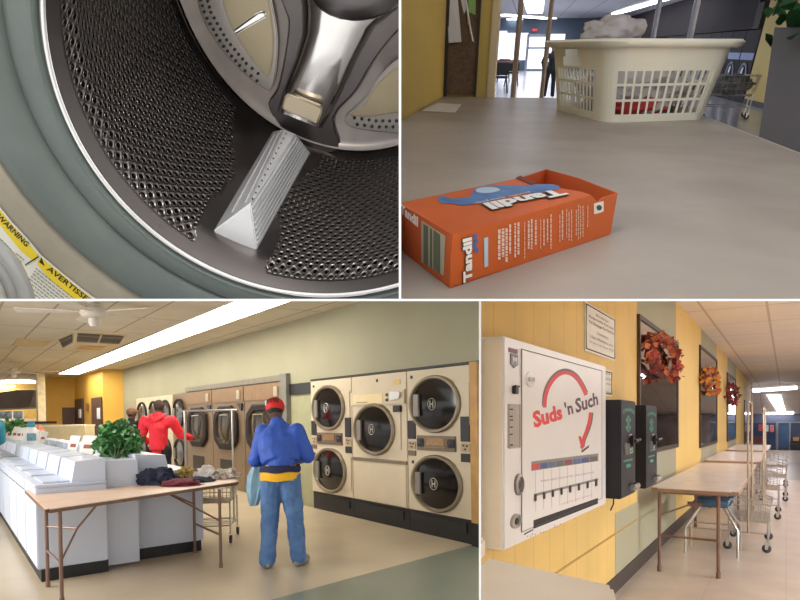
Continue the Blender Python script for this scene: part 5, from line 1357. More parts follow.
mb = MB(); mb.ball(h_ + V((0, 0, .03)), (.098, .12, .10), sub=3); mb.build('knit_cap', mat('tan_knit', (112, 80, 60), .9, var=.1, scale=40), t_, smooth=True)
p0 = B.D(-15, 505, 9.6); p0.z = 0
person(B, p0, yaw + R(60), 'person in teal top at the far left edge leaning over the washers', 1.85, Jm(elbR=(.17, .10, .66), wriR=(.16, .25, .60)), [('teal_top', mat('teal_cloth', (64, 150, 168), .75, var=.08), TOP, .006), ('trousers', mat('blue_grey_cloth', (120, 146, 172), .8, var=.06), TROUS, .004)], m_skin2, m_hair, .015, 1.1)

# ================================================================ lower right: table aisle along the striped wall
G = BRF; TXC[0] = G.o; XW = -1.303; GC = 3.24
def W_(u, v=421.5, off=0.): return G.x(u, v, XW + off)
m_rfl = line_mat('tile_floor', (202, 184, 166), (176, 158, 142), .62, .62, lw=.010, rough=.3, var=.045, vscale=2.5, fade=.5)
m_dfl = mat('grey_floor', (150, 140, 132), .3, var=.04)
ya, yb_ = G.z(790, 480, 0).y, G.z(790, 462, 0).y; yfar2 = G.z(780, 450, 0).y
mb = MB(); mb.keep = True; mb.prism([(XW, -3, 0), (9, -3, 0), (9, ya, 0), (XW, ya, 0)], (0, 0, -.1)); struct(mb.build('floor', m_rfl, fr=G))
mb = MB(); mb.keep = True; mb.prism([(XW, ya, 0), (9, ya, 0), (9, yb_, 0), (XW, yb_, 0)], (0, 0, -.1)); struct(mb.build('floor', m_dfl, fr=G))
mb = MB(); mb.keep = True; mb.prism([(XW, yb_, 0), (9, yb_, 0), (9, yfar2, 0), (XW, yfar2, 0)], (0, 0, -.1)); struct(mb.build('floor', m_rfl, fr=G))
m_rc = line_mat('ceiling_tile_r', (232, 220, 206), (186, 166, 146), .82, 1.64, ox=XW + .25, oy=.4, lw=.035, var=.02, fade=.8)
mb = MB(); mb.keep = True; YS = G.D(780, 421, 27).y; ZE = G.y(785, 414.2, yfar2).z
mb.prism([(XW - .1, .5, GC), (9, .5, GC), (9, YS, GC), (XW - .1, YS, GC)], (0, 0, .1)); struct(mb.build('ceiling', m_rc, fr=G))
mb = MB(); mb.keep = True; mb.prism([(XW - 3, YS, GC), (9, YS, GC), (9, yfar2 + .1, ZE), (XW - 3, yfar2 + .1, ZE)], (0, 0, .1)); struct(mb.build('ceiling', m_rc, fr=G))
cn_ = V((0, yfar2 + .1 - YS, 0)) + V((0, 0, ZE - GC)); cn_ = V((1, 0, 0)).cross(cn_).normalized()
def slope_pt(u, v, off=.02):
    p = G.pl(u, v, V((0, YS, GC)), cn_); 
    if p.y < YS: p = G.z(u, v, GC)
    return p - V((0, 0, off))
def slope_lamp(px, label):
    q = [slope_pt(u, v) for u, v in px]; t = thing('ceiling_light', label, 'ceiling light', G, (q[0] + q[2]) / 2)
    mb = MB(); mb.prism(q, (0, 0, -.03)); mb.build('diffuser', m_pan2, t, rel=True)
    c = (q[0] + q[2]) / 2; mb = MB(); mb.prism([(p - c) * 1.05 + c + V((0, 0, .012)) for p in q], (0, 0, -.015)); mb.build('housing', mat('lamp_housing', (220, 220, 220), .5, var=.02), t, rel=True)
m_pan2 = mat('cool_panel', (252, 248, 255), .5, var=0, emit=9)
m_py = line_mat('yellow_panelling', (224, 190, 114), (196, 156, 84), .30, 0, lw=.012, axis=(1, 2), var=.03, fade=.5)
m_yy = mat('yellow_stripe', (234, 200, 118), .6, var=.02, scale=.8)
m_gg = mat('green_stripe', (170, 166, 138), .6, var=.02, scale=.8)
yu = lambda u: W_(u).y
ys = [-2.5, yu(637), yu(676), yu(701), yu(716.5), yu(727.5), yu(736), yu(751)]
cols_ = [m_py, m_gg, m_yy, m_gg, m_yy, m_gg, m_yy]
for a, b, m in zip(ys, ys[1:], cols_): mb = MB(); mb.box(XW - .12, XW, a, b, 0, GC); struct(mb.build('wall_left', m, fr=G))
# the lower band of panelling changes colour: sage dado under the yellow panel
mb = MB(); mb.box(XW, XW + .004, yu(615), yu(637), 0.1, W_(640, 500).z); struct(mb.build('trim_1', m_gg, fr=G))
mb = MB(); mb.box(XW, XW + .006, -2.5, yu(637), .52, .535); struct(mb.build('trim_2', mat('dado_joint', (186, 144, 70), .6, var=.02), fr=G))
mb = MB(); mb.box(XW, XW + .015, -2.5, ys[-1], 0, .15, .003); struct(mb.build('baseboard_left', mat('base_black', (62, 54, 48), .5, var=.04), fr=G))
# tan end return and far room
mb = MB(); mb.box(XW - .12, XW + .02, ys[-1], ys[-1] + .5, 0, GC); struct(mb.build('wall_left', mat('tan_return', (206, 172, 120), .6, var=.03), fr=G))
m_fw = mat('far_wall_blue', (96, 104, 124), .5, var=.1, scale=.5)
mb = MB(); mb.box(XW - 3, 9, yfar2, yfar2 + .1, 0, GC); struct(mb.build('wall_far', m_fw, fr=G))
mb = MB(); mb.box(XW - 3, XW - .2, ys[-1] + 1, yfar2, 0, GC); struct(mb.build('wall_left', m_fw, fr=G))
mb = MB(); mb.box(7.5, 7.6, -2, yfar2, 0, GC); struct(mb.build('wall_right', mat('opposite_wall', (150, 146, 138), .6, var=.08, scale=.6), fr=G))
fy_ = yfar2 - .06
def fbox(u0, u1, v0, v1, m, name, y=fy_, th=.05):
    a, b = G.y(u0, v0, y), G.y(u1, v1, y); mb = MB(); mb.box(a.x, b.x, y - th, y, max(0, b.z), a.z); return mb.build(name, m, fr=G)
m_win = mat('night_window', (58, 82, 120), .15, var=.5, scale=.8, c2=(30, 34, 50), emit=0)
struct(fbox(722, 775.5, 423, 449.5, m_win, 'window_1')); struct(fbox(779, 789.5, 423, 448.5, mat('far_door', (70, 110, 150), .15, var=.3, scale=1, c2=(40, 60, 90)), 'door_1')); struct(fbox(791, 812, 423, 449.5, m_win, 'window_2'))
for u in (776.5, 789.3): struct(fbox(u, u + 1.3, 422, 450, m_fr, 'trim_3', fy_ - .06))
struct(fbox(776.5, 812, 421.8, 423, m_fr, 'trim_4', fy_ - .06))
for k, (u0, u1, v0, v1, c, lb) in enumerate(((758.5, 763, 424.5, 431, (190, 90, 90), 'small red poster at the far window left of the posts'), (764.5, 768.5, 425, 431.5, (190, 200, 210), 'small pale poster at the far window'), (770, 774, 425, 432, (200, 120, 110), 'small pink poster at the far window beside the door'), (793, 799, 437, 441.5, (190, 150, 90), 'tan notice on the far right window'))):
    tag(fbox(u0, u1, v0, v1, mat('poster_%d' % k, c, .6, var=.2, scale=6), 'poster', fy_ - .08, .02), lb, 'poster')
for k, (u0, u1, v0) in enumerate(((736, 748, 437), (752, 762, 436), (790, 800, 441))):
    y = fy_ - 3; a, b = G.y(u0, v0, y), G.y(u1, v0, y)
    t = thing('waiting_bench', ['dark seat at the far end left of the posts', 'reddish seat at the far end behind the carts', 'dark seat at the far end by the right window'][k], 'bench', G, ((a.x + b.x) / 2, y, 0))
    m = mat('seat_%d' % k, ((60, 50, 50), (110, 70, 66), (60, 56, 60))[k], .6, var=.1)
    mb = MB(); mb.box(a.x, b.x, y - .4, y + .3, .15, .45, .03); mb.build('seat', m, t, rel=True)
    mb = MB(); mb.box(a.x, b.x, y + .2, y + .4, .2, a.z, .03); mb.build('backrest', m, t, rel=True)
# ceiling lights
slope_lamp([(767, 394), (780.5, 394), (785.5, 410.8), (777.5, 410.8)], 'long bright ceiling panel running down the aisle')
slope_lamp([(752.5, 388.6), (761, 388.4), (761, 390.8), (752.5, 391)], 'short strip light beside the end of the striped wall')
slope_lamp([(762.5, 388), (797, 385.6), (797, 388.2), (762.5, 390.6)], 'strip light across the ceiling nearest in the aisle')
slope_lamp([(764.5, 412.2), (778, 411.8), (778, 413.4), (764.5, 413.6)], 'farthest strip light, left half')
slope_lamp([(779, 411.8), (793.5, 411.4), (793.5, 413), (779, 413.4)], 'farthest strip light, right half')
lamp_strip(G, (1.75, 11, GC), (1.75, 16, GC), .6, GC, 'ceiling light panel beside the aisle, nearer of two', m=m_pan2)
lamp_strip(G, (1.75, 18.5, GC), (1.75, 24.5, GC), .6, GC, 'ceiling light panel beside the aisle, farther of two', m=m_pan2)
mb = MB(); mb.box(1.0, 9, yfar2 - .25, yfar2 - .05, 0, ZE); struct(mb.build('wall_far', mat('far_wall_grey', (140, 130, 124), .6, var=.25, scale=.9), fr=G))
for k in range(3):      # the fixtures that the mirrors show
    lamp_strip(G, (3.4, 3.5 + 6 * k, GC), (3.4, 8 + 6 * k, GC), .8, GC, 'ceiling light panel over the far side of the aisle, %s of three' % ('nearest', 'middle', 'farthest')[k], m=m_pan2)
# mirrors
m_mir = mat('mirror_glass', (205, 205, 205), .03, 1, var=0); m_mf = mat('mirror_frame', (74, 60, 46), .5, var=.05)
def mirror(u0, u1, vb, vt, label):
    a, b = W_(u0), W_(u1); zb = W_(u1, vb).z; zt = W_(u1, vt).z
    t = thing('wall_mirror', label, 'mirror', G, (XW + .01, (a.y + b.y) / 2, zb))
    mb = MB(); mb.box(XW, XW + .018, a.y, b.y, zb, zt); mb.build('glass', m_mir, t, rel=True)
    mb = MB(); w = .05; d = .03
    mb.box(XW, XW + d, a.y - w * .2, a.y + w, zb - w, zt + w); mb.box(XW, XW + d, b.y - w, b.y + w * .2, zb - w, zt + w); mb.box(XW, XW + d, a.y, b.y, zb - w, zb); mb.box(XW, XW + d, a.y, b.y, zt, zt + w); mb.build('frame', m_mf, t, rel=True)
    return zt
mirror(637, 676.5, 443.5, 346, 'nearest and largest wall mirror, behind the two black dispensers')
mirror(699, 716, 440.5, 362, 'second wall mirror along the aisle, behind the orange wreath')
mirror(726.5, 735, 437, 381, 'third wall mirror along the aisle, behind the small dark red wreath')
mirror(744, 750, 440, 404, 'fourth and narrowest mirror, by the tall cart posts')
# wreaths
def wreath(u0, u1, v0, v1, cA_, cB_, label, seed, n):
    rnd = random.Random(seed); a, b = W_(u0, v0, .08), W_(u1, v1, .08)
    c = V((XW + .08, (a.y + b.y) / 2, (W_((u0 + u1) / 2, (v0 + v1) / 2, .08)).z)); ry = (b.y - a.y) / 2 * .72; rz = abs(W_((u0 + u1) / 2, v0, .08).z - W_((u0 + u1) / 2, v1, .08).z) / 2 * .74
    t = thing('autumn_wreath', label, 'wreath', G, c)
    mb = MB(); mb.tube([c + V((rnd.uniform(-.01, .01), math.cos(2 * PI * k / 30) * ry, math.sin(2 * PI * k / 30) * rz)) for k in range(30)], .035, 6, closed=True); wrinkle(mb, .02, 14, seed); mb.build('twig_ring', mat('twigs', (92, 50, 44), .8, var=.2, scale=20), t, rel=True)
    for nm, m, f in (('foliage', cA_, .6), ('foliage', cB_, .4)):
        pts = []
        for _ in range(int(n * f)):
            an = rnd.uniform(0, 2 * PI); k = 1 + rnd.gauss(0, .10); pts.append(c + V((rnd.uniform(-.02, .09), math.cos(an) * ry * k, math.sin(an) * rz * k)))
        leaves(MB(), pts, .075, rnd, .2).build(nm, m, t, rel=True)
m_or = mat('leaf_orange', (206, 118, 80), .7, var=.12, scale=14); m_rd = mat('leaf_red', (160, 58, 54), .7, var=.12, scale=14); m_yo = mat('leaf_gold', (220, 150, 60), .7, var=.12, scale=14); m_dr2 = mat('leaf_crimson', (132, 44, 54), .7, var=.12, scale=14)
wreath(641, 679, 332, 381, m_or, m_rd, 'large autumn leaf wreath in orange and red on the nearest mirror', 1, 260)
wreath(701, 717, 365, 397, m_yo, m_or, 'orange and gold autumn wreath on the second mirror', 2, 220)
wreath(725.5, 736.5, 382, 406, m_dr2, m_rd, 'small dark red autumn wreath on the third mirror', 3, 200)

# signs on the wall
m_sg = mat('sign_white', (232, 226, 214), .5, var=.02); m_sb = mat('sign_border', (66, 60, 66), .5, var=.0); m_tx = mat('sign_text', (110, 96, 96), .6, var=.0); m_txg = mat('sign_text_grey', (158, 152, 146), .6, var=.0)
def wq(pts, off): return [W_(u, v, off) for u, v in pts]
def wall_sign(name, u0, u1, zt, zb, label, lines):
    y0, y1 = W_(u0, 421, .012).y, W_(u1, 421, .012).y
    t = thing(name, label, 'sign', G, (XW + .006, (y0 + y1) / 2, zb))
    mb = MB(); mb.box(XW, XW + .012, y0, y1, zb, zt, .004); mb.build('board', m_sg, t, rel=True)
    mb = MB(); e = .02; q = [(XW + .0128, y0 + e, zb + e), (XW + .0128, y1 - e, zb + e), (XW + .0128, y1 - e, zt - e), (XW + .0128, y0 + e, zt - e)]; mb.tube(q, .0055, 4, closed=True); mb.build('border', m_sb, t, rel=True)
    H2 = zt - zb; Wd = y1 - y0
    for s, f0, f1, zc_, hh, m in lines:
        mb = MB(); textmesh(mb, s, (XW + .013, y0 + Wd * f0, zb + H2 * zc_), (0, Wd * (f1 - f0), 0), (0, 0, H2 * hh), .002, .012); mb.build('lettering', m, t, rel=True)
za = (W_(586, 302, .012).z + W_(614.7, 317.5, .012).z) / 2 ; zb1 = (W_(585.3, 351, .012).z + W_(614.7, 360.5, .012).z) / 2
wall_sign('notice_sign', 585.4, 615, za, zb1, 'large white notice with dark border high on the yellow wall', [('We Are Not', .30, .74, .80, .06, m_tx), ('Responsible For Lost', .10, .92, .69, .07, m_tx), ('Or Damage To Clothes', .10, .94, .58, .07, m_tx), ('WARNING', .33, .72, .42, .055, m_txg), ('Use Washers and', .14, .90, .30, .065, m_txg), ('Dryers at Own Risk', .10, .94, .18, .065, m_txg)])
za = W_(611, 370.5, .012).z; zb1 = W_(611, 396.5, .012).z
wall_sign('notice_sign', 592, 612, za, zb1, 'smaller white notice half hidden behind the white vending machine', [('Not for', .62, .9, .80, .09, m_tx), ('Use The', .60, .92, .60, .09, m_tx), ('or Use', .66, .92, .42, .09, m_tx), ('Thanks', .66, .9, .10, .08, m_tx)])

# ---- soap vending machine
XV = -1.10
def VP_(u, v, off=0.): return G.x(u, v, XV + off)
y0, y1 = VP_(504, 430).y, VP_(606, 430).y; zt_ = (VP_(504, 336).z + VP_(605, 366).z) / 2; zb_ = (VP_(509, 545.5).z + VP_(606, 506).z) / 2
m_vw = mat('vending_white', (232, 230, 228), .32, var=.015, scale=3, spec=.5); m_vs = mat('vending_side', (226, 212, 186), .4, var=.03, scale=4)
vm = thing('vending_machine', 'white wall-mounted soap vending machine with red arrow and lettering', 'vending machine', G, ((XW + XV) / 2, (y0 + y1) / 2, zb_))
mb = MB(); mb.box(XW, XV, y0, y1, zb_, zt_, .008); mb.build('case', m_vw, vm, rel=True)
mb = MB(); mb.box(XW + .005, XV - .008, y0 - .003, y0, zb_ + .008, zt_ - .008); mb.build('side_plate', m_vs, vm, rel=True)
def vrect(u0, u1, v0, v1, name, m, off0=0., off1=.006, parent=None, bev=0., uref=None):
    """a plate on the machine's face; rows read at the plate's own left edge"""
    a, b = VP_(u0, v0), VP_(u1, v0); zA_, zB_ = VP_(u0, v0).z, VP_(u0, v1).z
    mb = MB(); mb.box(XV + off0, XV + off1, a.y, b.y, zB_, zA_, bev); return mb.build(name, m, parent or vm, rel=True)
yd0, yd1 = VP_(521, 430).y, VP_(601, 430).y
mb = MB(); e = .004
zd1 = VP_(521, 350).z; zd0 = VP_(523, 531).z
mb.box(XV, XV + .006, yd0, yd1, zd0, zd1, .002); door_v = mb.build('front_door', m_vw, vm, rel=True)
mb = MB(); mb.tube([(XV + .005, yd0 - .004, zd0), (XV + .005, yd1 + .004, zd0), (XV + .005, yd1 + .004, zd1 + .004), (XV + .005, yd0 - .004, zd1 + .004)], .0028, 4, closed=True); mb.build('door_seam', mat('seam_grey', (140, 136, 134), .6, var=0), vm, rel=True)
vrect(508.5, 517, 347.5, 352, 'price_display', mat('display_red', (120, 40, 48), .4, var=.1, emit=0), 0, .004)
mb = MB(); c = VP_(513.5, 360.5)
mb.loft([[c + V((.0, .045 * x, .030 * z_)) for x, z_ in ((-1, 1), (1, 1), (1, -.6), (0, -1.2), (-1, -.6))], [c + V((.006, .045 * x, .030 * z_)) for x, z_ in ((-1, 1), (1, 1), (1, -.6), (0, -1.2), (-1, -.6))]]); sh = mb.build('shield_badge', mat('badge_grey', (120, 116, 118), .4, .3, var=.1), vm, rel=True)
mb = MB(); textmesh(mb, 'M', c + V((.007, -.028, -.012)), (0, .056, 0), (0, 0, .028), .001, .04); mb.build('letter', m_wht, sh, rel=True)
mb = MB(); c = VP_(513.5, 389.5); mb.box(XV, XV + .02, c.y - .02, c.y + .02, c.z - .022, c.z + .018, .003); mb.box(XV + .01, XV + .022, c.y - .02, c.y + .03, c.z + .01, c.z + .02, .002); mb.build('lock', m_dk2, vm, rel=True)
lp = vrect(507.5, 521 - 1.2, 404, 448, 'instruction_plate', mat('plate_beige', (176, 168, 158), .4, .2, var=.05), 0, .004)
mb = MB(); a_, b_ = VP_(508.2, 405), VP_(519, 447)
zs = [a_.z + (b_.z - a_.z) * k / 12 for k in range(13)]
rnd = random.Random(4)
for k in (1, 3, 4, 6, 8, 11): mb.box(XV + .004, XV + .0048, a_.y + .01, a_.y + .012 + rnd.uniform(.03, .05), zs[k] - .006, zs[k])
mb.tube([(XV + .0045, a_.y - .001, a_.z + .003), (XV + .0045, b_.y + .001, a_.z + .003), (XV + .0045, b_.y + .001, b_.z - .003), (XV + .0045, a_.y - .001, b_.z - .003)], .0012, 4, closed=True)
mb.build('plate_print', m_ink, lp, rel=True)
def disc(c, rs, m, name, parent=None, off=.012, n=24, sq=1.):
    mb = MB(); mb.loft([[V((XV, c.y + 1.75 * r * math.cos(2 * PI * k / n), c.z + r * sq * math.sin(2 * PI * k / n))) + V((o, 0, 0)) for k in range(n)] for r, o in rs], True, True); return mb.build(name, m, parent or vm, rel=True, smooth=40)
c = VP_(518, 484.5); cr_ = disc(c, ((.030, 0), (.030, .012), (.022, .018), (.018, .006)), mat('return_steel', (132, 126, 124), .35, .5, var=.05), 'coin_return', sq=1.75); disc(c + V((0, 0, 0)), ((.014, .007), (.010, .012)), m_dk2, 'return_cup', cr_, sq=1.9)
c = VP_(515, 521); lk = disc(c, ((.036, 0), (.034, .012), (.024, .015), (.02, .008)), mat('lock_steel', (170, 166, 160), .3, .7, var=.05), 'round_lock'); disc(c, ((.016, .009), (.012, .014)), m_ink, 'keyhole', lk)
c = VP_(529, 379.5); pl2 = disc(c, ((.040, .006), (.038, .012), (.02, .014)), m_vw, 'price_sticker')
mb = MB(); textmesh(mb, '$1.00', c + V((.0145, -.05, -.014)), (0, .095, 0), (0, 0, .026), .001, .01); mb.build('price_text', m_txg, pl2, rel=True)
# the lettering and the curved arrow
m_vr = mat('lettering_red', (214, 60, 62), .5, var=.0); m_vp = mat('lettering_plum', (92, 58, 74), .5, var=.0); m_gr = mat('arrow_shadow', (110, 92, 88), .5, var=.0)
ox_ = .0065
def vtext(s, bl, br, tl, m, bold, off=ox_):
    O = VP_(*bl, off); mb = MB(); textmesh(mb, s, O, VP_(*br, off) - O, VP_(*tl, off) - O, .0006, bold); mb.build('lettering', m, door_v, rel=True)
vtext('Suds', (534.2, 428.5), (562.8, 419.2), (531.6, 411.5), m_vr, .045)
vtext("'n", (566, 416), (573.5, 413.5), (563.7, 402.5), m_vp, .03)
vtext('Such', (576, 413.5), (598.3, 404.8), (574.5, 398.8), m_vp, .03)
def ribbon(path, w, m, name, off, parent=None, th=.0012):
    L_ = []; R_ = []
    for i, (u, v) in enumerate(path):
        a, b = path[max(0, i - 1)], path[min(len(path) - 1, i + 1)]; dx, dy = b[0] - a[0], b[1] - a[1]; l = math.hypot(dx, dy); nx, ny = -dy / l, dx / l
        L_.append(VP_(u + nx * w / 2, v + ny * w / 2, off)); R_.append(VP_(u - nx * w / 2, v - ny * w / 2, off))
    mb = MB(); A = [mb.bm.verts.new(p) for p in L_]; Bb = [mb.bm.verts.new(p) for p in R_]; C = [mb.bm.verts.new(p + V((th, 0, 0))) for p in L_]; D_ = [mb.bm.verts.new(p + V((th, 0, 0))) for p in R_]
    for i in range(len(path) - 1):
        for q in ((A, C), (C, D_), (D_, Bb), (Bb, A)): mb.bm.faces.new((q[0][i], q[0][i + 1], q[1][i + 1], q[1][i]))
    return mb.build(name, m, parent or door_v, rel=True)
def catm(pts, n=8):
    out = []
    for i in range(len(pts) - 1):
        p0, p1, p2, p3 = pts[max(0, i - 1)], pts[i], pts[i + 1], pts[min(len(pts) - 1, i + 2)]
        for k in range(n):
            t = k / n; out.append(tuple(.5 * (2 * p1[c] + (p2[c] - p0[c]) * t + (2 * p0[c] - 5 * p1[c] + 4 * p2[c] - p3[c]) * t * t + (3 * p1[c] - p0[c] - 3 * p2[c] + p3[c]) * t ** 3) for c in (0, 1)))
    return out + [pts[-1]]
arcp = [(544.5, 407.5), (545.5, 396), (549, 386), (555, 377.5), (562, 373.2), (569, 373.2), (576, 377.5), (582, 386), (586.2, 395)]
ribbon(catm([(u - .3, v - 1.9) for u, v in arcp]), 4.4, m_gr, 'arrow_shadow_arc', .0063)
ribbon(catm(arcp), 3.6, m_vr, 'arrow_arc', .0068)
ribbon(catm([(591.5, 412.5), (590.6, 421), (588, 430), (584, 440), (582.6, 447)]), 3.4, m_gr, 'arrow_shadow_arc', .0063)
ribbon(catm([(590.5, 412.5), (589.4, 421), (586.8, 430), (583.2, 440), (581.8, 448)]), 3.0, m_vr, 'arrow_arc', .0068)
mb = MB()
mb.prism([VP_(u, v, .0068) for u, v in ((578.5, 436), (581, 436.5), (583, 448), (581.8, 450))], (.001, 0, 0)); mb.build('arrow_head', m_vr, door_v, rel=True)
mb = MB(); mb.prism([VP_(u, v, .0074) for u, v in ((581.2, 450.8), (589, 445), (588.6, 447.6), (582, 452.6))], (.001, 0, 0)); mb.build('arrow_head', m_dk2, door_v, rel=True)
# selection strip, slots, tray
def vpoly(pts, name, m, off, th=.002, parent=None):
    mb = MB(); mb.prism([VP_(u, v, off) for u, v in pts], (th, 0, 0)); return mb.build(name, m, parent or door_v, rel=True)
def vl(u, v531, v598): return v531 + (v598 - v531) * (u - 531.5) / (598 - 531.5)
m_str = mat('strip_grey', (140, 134, 130), .5, var=.04)
sp_ = vpoly([(531.5, 461.5), (598, 453.4), (598, 461.0), (531.5, 470.8)], 'selection_strip', m_str, .0063)
cl_ = ((196, 78, 76), (66, 90, 140), (84, 110, 146), (92, 100, 98), (128, 66, 72), (84, 110, 156), (66, 82, 138), (104, 90, 90))
for k, c_ in enumerate(cl_):
    u0 = 532.2 + k * 8.25; u1 = u0 + 7
    # soap brands reduced to coloured tabs
    vpoly([(u0, vl(u0, 464.3, 456)), (u1, vl(u1, 464.3, 456)), (u1, vl(u1, 470.2, 460.6)), (u0, vl(u0, 470.2, 460.6))], 'soap_tab', mat('tab_%d' % k, c_, .5, var=.12, scale=60), .0085, .001, sp_)
mb = MB(); 
for k in range(8):
    u = 535.5 + k * 8; mb.prism([VP_(a, b, .0063) for a, b in ((u, vl(u, 471, 462)), (u + .35, vl(u, 471, 462)), (u + .35, vl(u, 512, 497)), (u, vl(u, 512, 497)))], (.0006, 0, 0)); mb.build('column_line', mat('faint_line', (206, 202, 204), .6, var=0), door_v, rel=True); mb = MB()
mb.bm.free
#, mat('faint_line', (206, 202, 204), .6, var=0), door_v, rel=True)
sl_ = vpoly([(534.5, 493.8), (597.5, 478.3), (597.5, 480.4), (534.5, 496.2)], 'slot_rail', m_str, .0063, .004)
for k in range(8):
    u = 534.6 + k * 8.7; v = 494.6 + (u - 534.5) * -.247
    vpoly([(u, v), (u + 1.5, v - .3), (u + 1.5, v + 6.3), (u, v + 6.6)], 'push_lever', m_dk2, .0105, .004, sl_)
vpoly([(533.5, 520.3), (597.8, 498), (597.8, 503.6), (533.5, 528.8)], 'dispensing_tray', m_ink, .0063, .001)
def vt2(s, bl, br, h, m):
    O = VP_(*bl, .0065); mb = MB(); textmesh(mb, s, O, VP_(*br, .0065) - O, VP_(bl[0], bl[1] - h, .0065) - O, .0006, 0); mb.build('small_print', m, door_v, rel=True)
vt2('MAKE SELECTION AFTER COIN IS DEPOSITED', (541, 482.2), (594, 473), 2.0, mat('print_plum', (150, 130, 144), .6, var=0))
vt2('PUSH BUTTON FIRMLY FOR PRODUCT', (561, 505.2), (592.5, 495.2), 1.8, mat('print_pink', (214, 150, 152), .6, var=0))
mb = MB(); a_, b_ = VP_(522, 534), VP_(533, 530)
mb.tube([VP_(524.5, 534.5, .01), VP_(527.5, 532.5, .012), VP_(533, 529.8, .01)], .003, 5); mb.build('bent_wire', m_ink, vm, rel=True)
mb = MB(); ra = random.Random(8)
for k in range(14):
    u = 526 + ra.random() * 76; v = 538.5 - (u - 522) * .383 + ra.uniform(-1, 2); p = VP_(u, v, .0005)
    mb.ball(p, (.0012, .005, .004), sub=1)
mb.build('chipped_paint', mat('chip_brown', (110, 84, 66), .8, var=.1), vm, rel=True)
cd = MB(); yc_ = VP_(505, 540).y; cd.tube([(XW + .03, yc_ + .03, zb_ + .03), (XW + .035, yc_ + .02, zb_ - .1), (XW + .02, yc_ + .06, zb_ - .25), (XW + .02, yc_ + .05, .3)], .006, 6)
tag(cd.build('power_cord', m_ink, fr=G, smooth=True), 'black cord hanging below the white vending machine', 'cord')
# ---- two black change dispensers
m_bx = mat('dispenser_black', (38, 38, 44), .5, .2, var=.06); m_bg = mat('print_green', (70, 150, 120), .5, var=.03); m_cr = mat('coin_chrome', (190, 190, 186), .25, .8, var=.05)
def dispenser(uL, uM, uR, vT, vB, label):
    """uL far left of its side, uM the front's near edge, uR the front's far edge"""
    xf = -1.00
    ym = G.x(uM, 421, xf).y; yr = G.x(uR, 421, xf).y; zt = G.x(uM, vT, xf).z; zb = G.x(uM, vB, xf).z
    t = thing('change_dispenser', label, 'coin machine', G, ((XW + xf) / 2, (ym + yr) / 2, zb))
    mb = MB(); mb.box(XW, xf, ym, yr, zb, zt, .008); mb.build('case', m_bx, t, rel=True)
    cy = (ym + yr) / 2; wd = yr - ym; hh = zt - zb
    f = lambda fy, fz, o=0.: V((xf + o, ym + wd * fy, zb + hh * fz))
    mb = MB(); n = 12
    mb = MB(); textmesh(mb, 'CHANGE', f(.10, .855, .001), V((0, wd * .80, 0)), V((0, 0, hh * .07)), .001, .04, arc=.42); mb.build('lettering', m_bg, t, rel=True)
    for zc_ in (.795, .715):
        mb = MB(); mb.prism([f(.47, zc_ + .05, .001), f(.66, zc_, .001), f(.47, zc_ - .05, .001), f(.28, zc_, .001)], (.001, 0, 0)); dm = mb.build('diamond', m_bg, t, rel=True)
        mb = MB(); textmesh(mb, 'S', f(.41, zc_ - .025, .003), V((0, wd * .12, 0)), V((0, 0, hh * .05)), .001, .02); mb.build('letter', m_bx, dm, rel=True)
    mb = MB(); a, b = f(.56, .60), f(.70, .645); mb.box(xf, xf + .004, a.y, b.y, a.z, b.z); mb.build('coin_sticker', m_wht, t, rel=True)
    mb = MB(); a, b = f(.18, .44), f(.42, .56); mb.box(xf, xf + .02, a.y, b.y, a.z, b.z, .006); mb.build('coin_slot', m_cr, t, rel=True, smooth=40)
    mb = MB(); c_ = f(.62, .575); mb.tube([c_, c_ + V((.03, 0, 0))], .045, 14); mb.tube([c_ + V((.02, 0, .0)), c_ + V((.06, .02, 0))], .016, 8); mb.build('knob', m_dk2, t, rel=True, smooth=40)
    mb = MB(); mb.tube([c_ + V((.05, -.05, -.0)), c_ + V((.06, .06, .01))], .010, 6); mb.build('lever', m_dk2, t, rel=True)
    mb = MB(); textmesh(mb, '25', f(.52, .44, .001), V((0, wd * .28, 0)), V((0, 0, hh * .06)), .001, .03); mb.build('value_text', mat('sticker_mint', (170, 206, 190), .5, var=0), t, rel=True)
    mb = MB(); a, b = f(.15, .365), f(.75, .385); mb.box(xf, xf + .003, a.y, b.y, a.z, b.z); mb.build('green_label', m_bg, t, rel=True)
    mb = MB(); a, b = f(.32, .30), f(.62, .335); mb.box(xf, xf + .003, a.y, b.y, a.z, b.z); mb.build('green_label', m_bg, t, rel=True)
    a, b = f(.52, .06), f(.88, .12); mb = MB(); mb.box(xf, xf + .05, a.y, b.y, a.z, b.z, .008); cp_ = mb.build('coin_cup', m_cr, t, rel=True, smooth=40)
    mb = MB(); mb.box(xf + .008, xf + .042, a.y + .01, b.y - .01, b.z - .0, b.z + .002); mb.build('cup_opening', m_ink, cp_, rel=True)
    return t
dispenser(605.5, 621, 635.5, 399.5, 499.5, 'near black change dispenser with green lettering, beside the vending machine')
dispenser(635, 646, 657, 405, 489, 'farther black change dispenser with green lettering, above the table end')
cd = MB(); p = G.x(614, 497, XW + .03); cd.tube([p + V((0, 0, .05)), p + V((0, -.02, -.06)), p + V((.0, -.12, -.10))], .006, 6); tag(cd.build('power_cord', m_ink, fr=G), 'short black cord below the near change dispenser', 'cord')

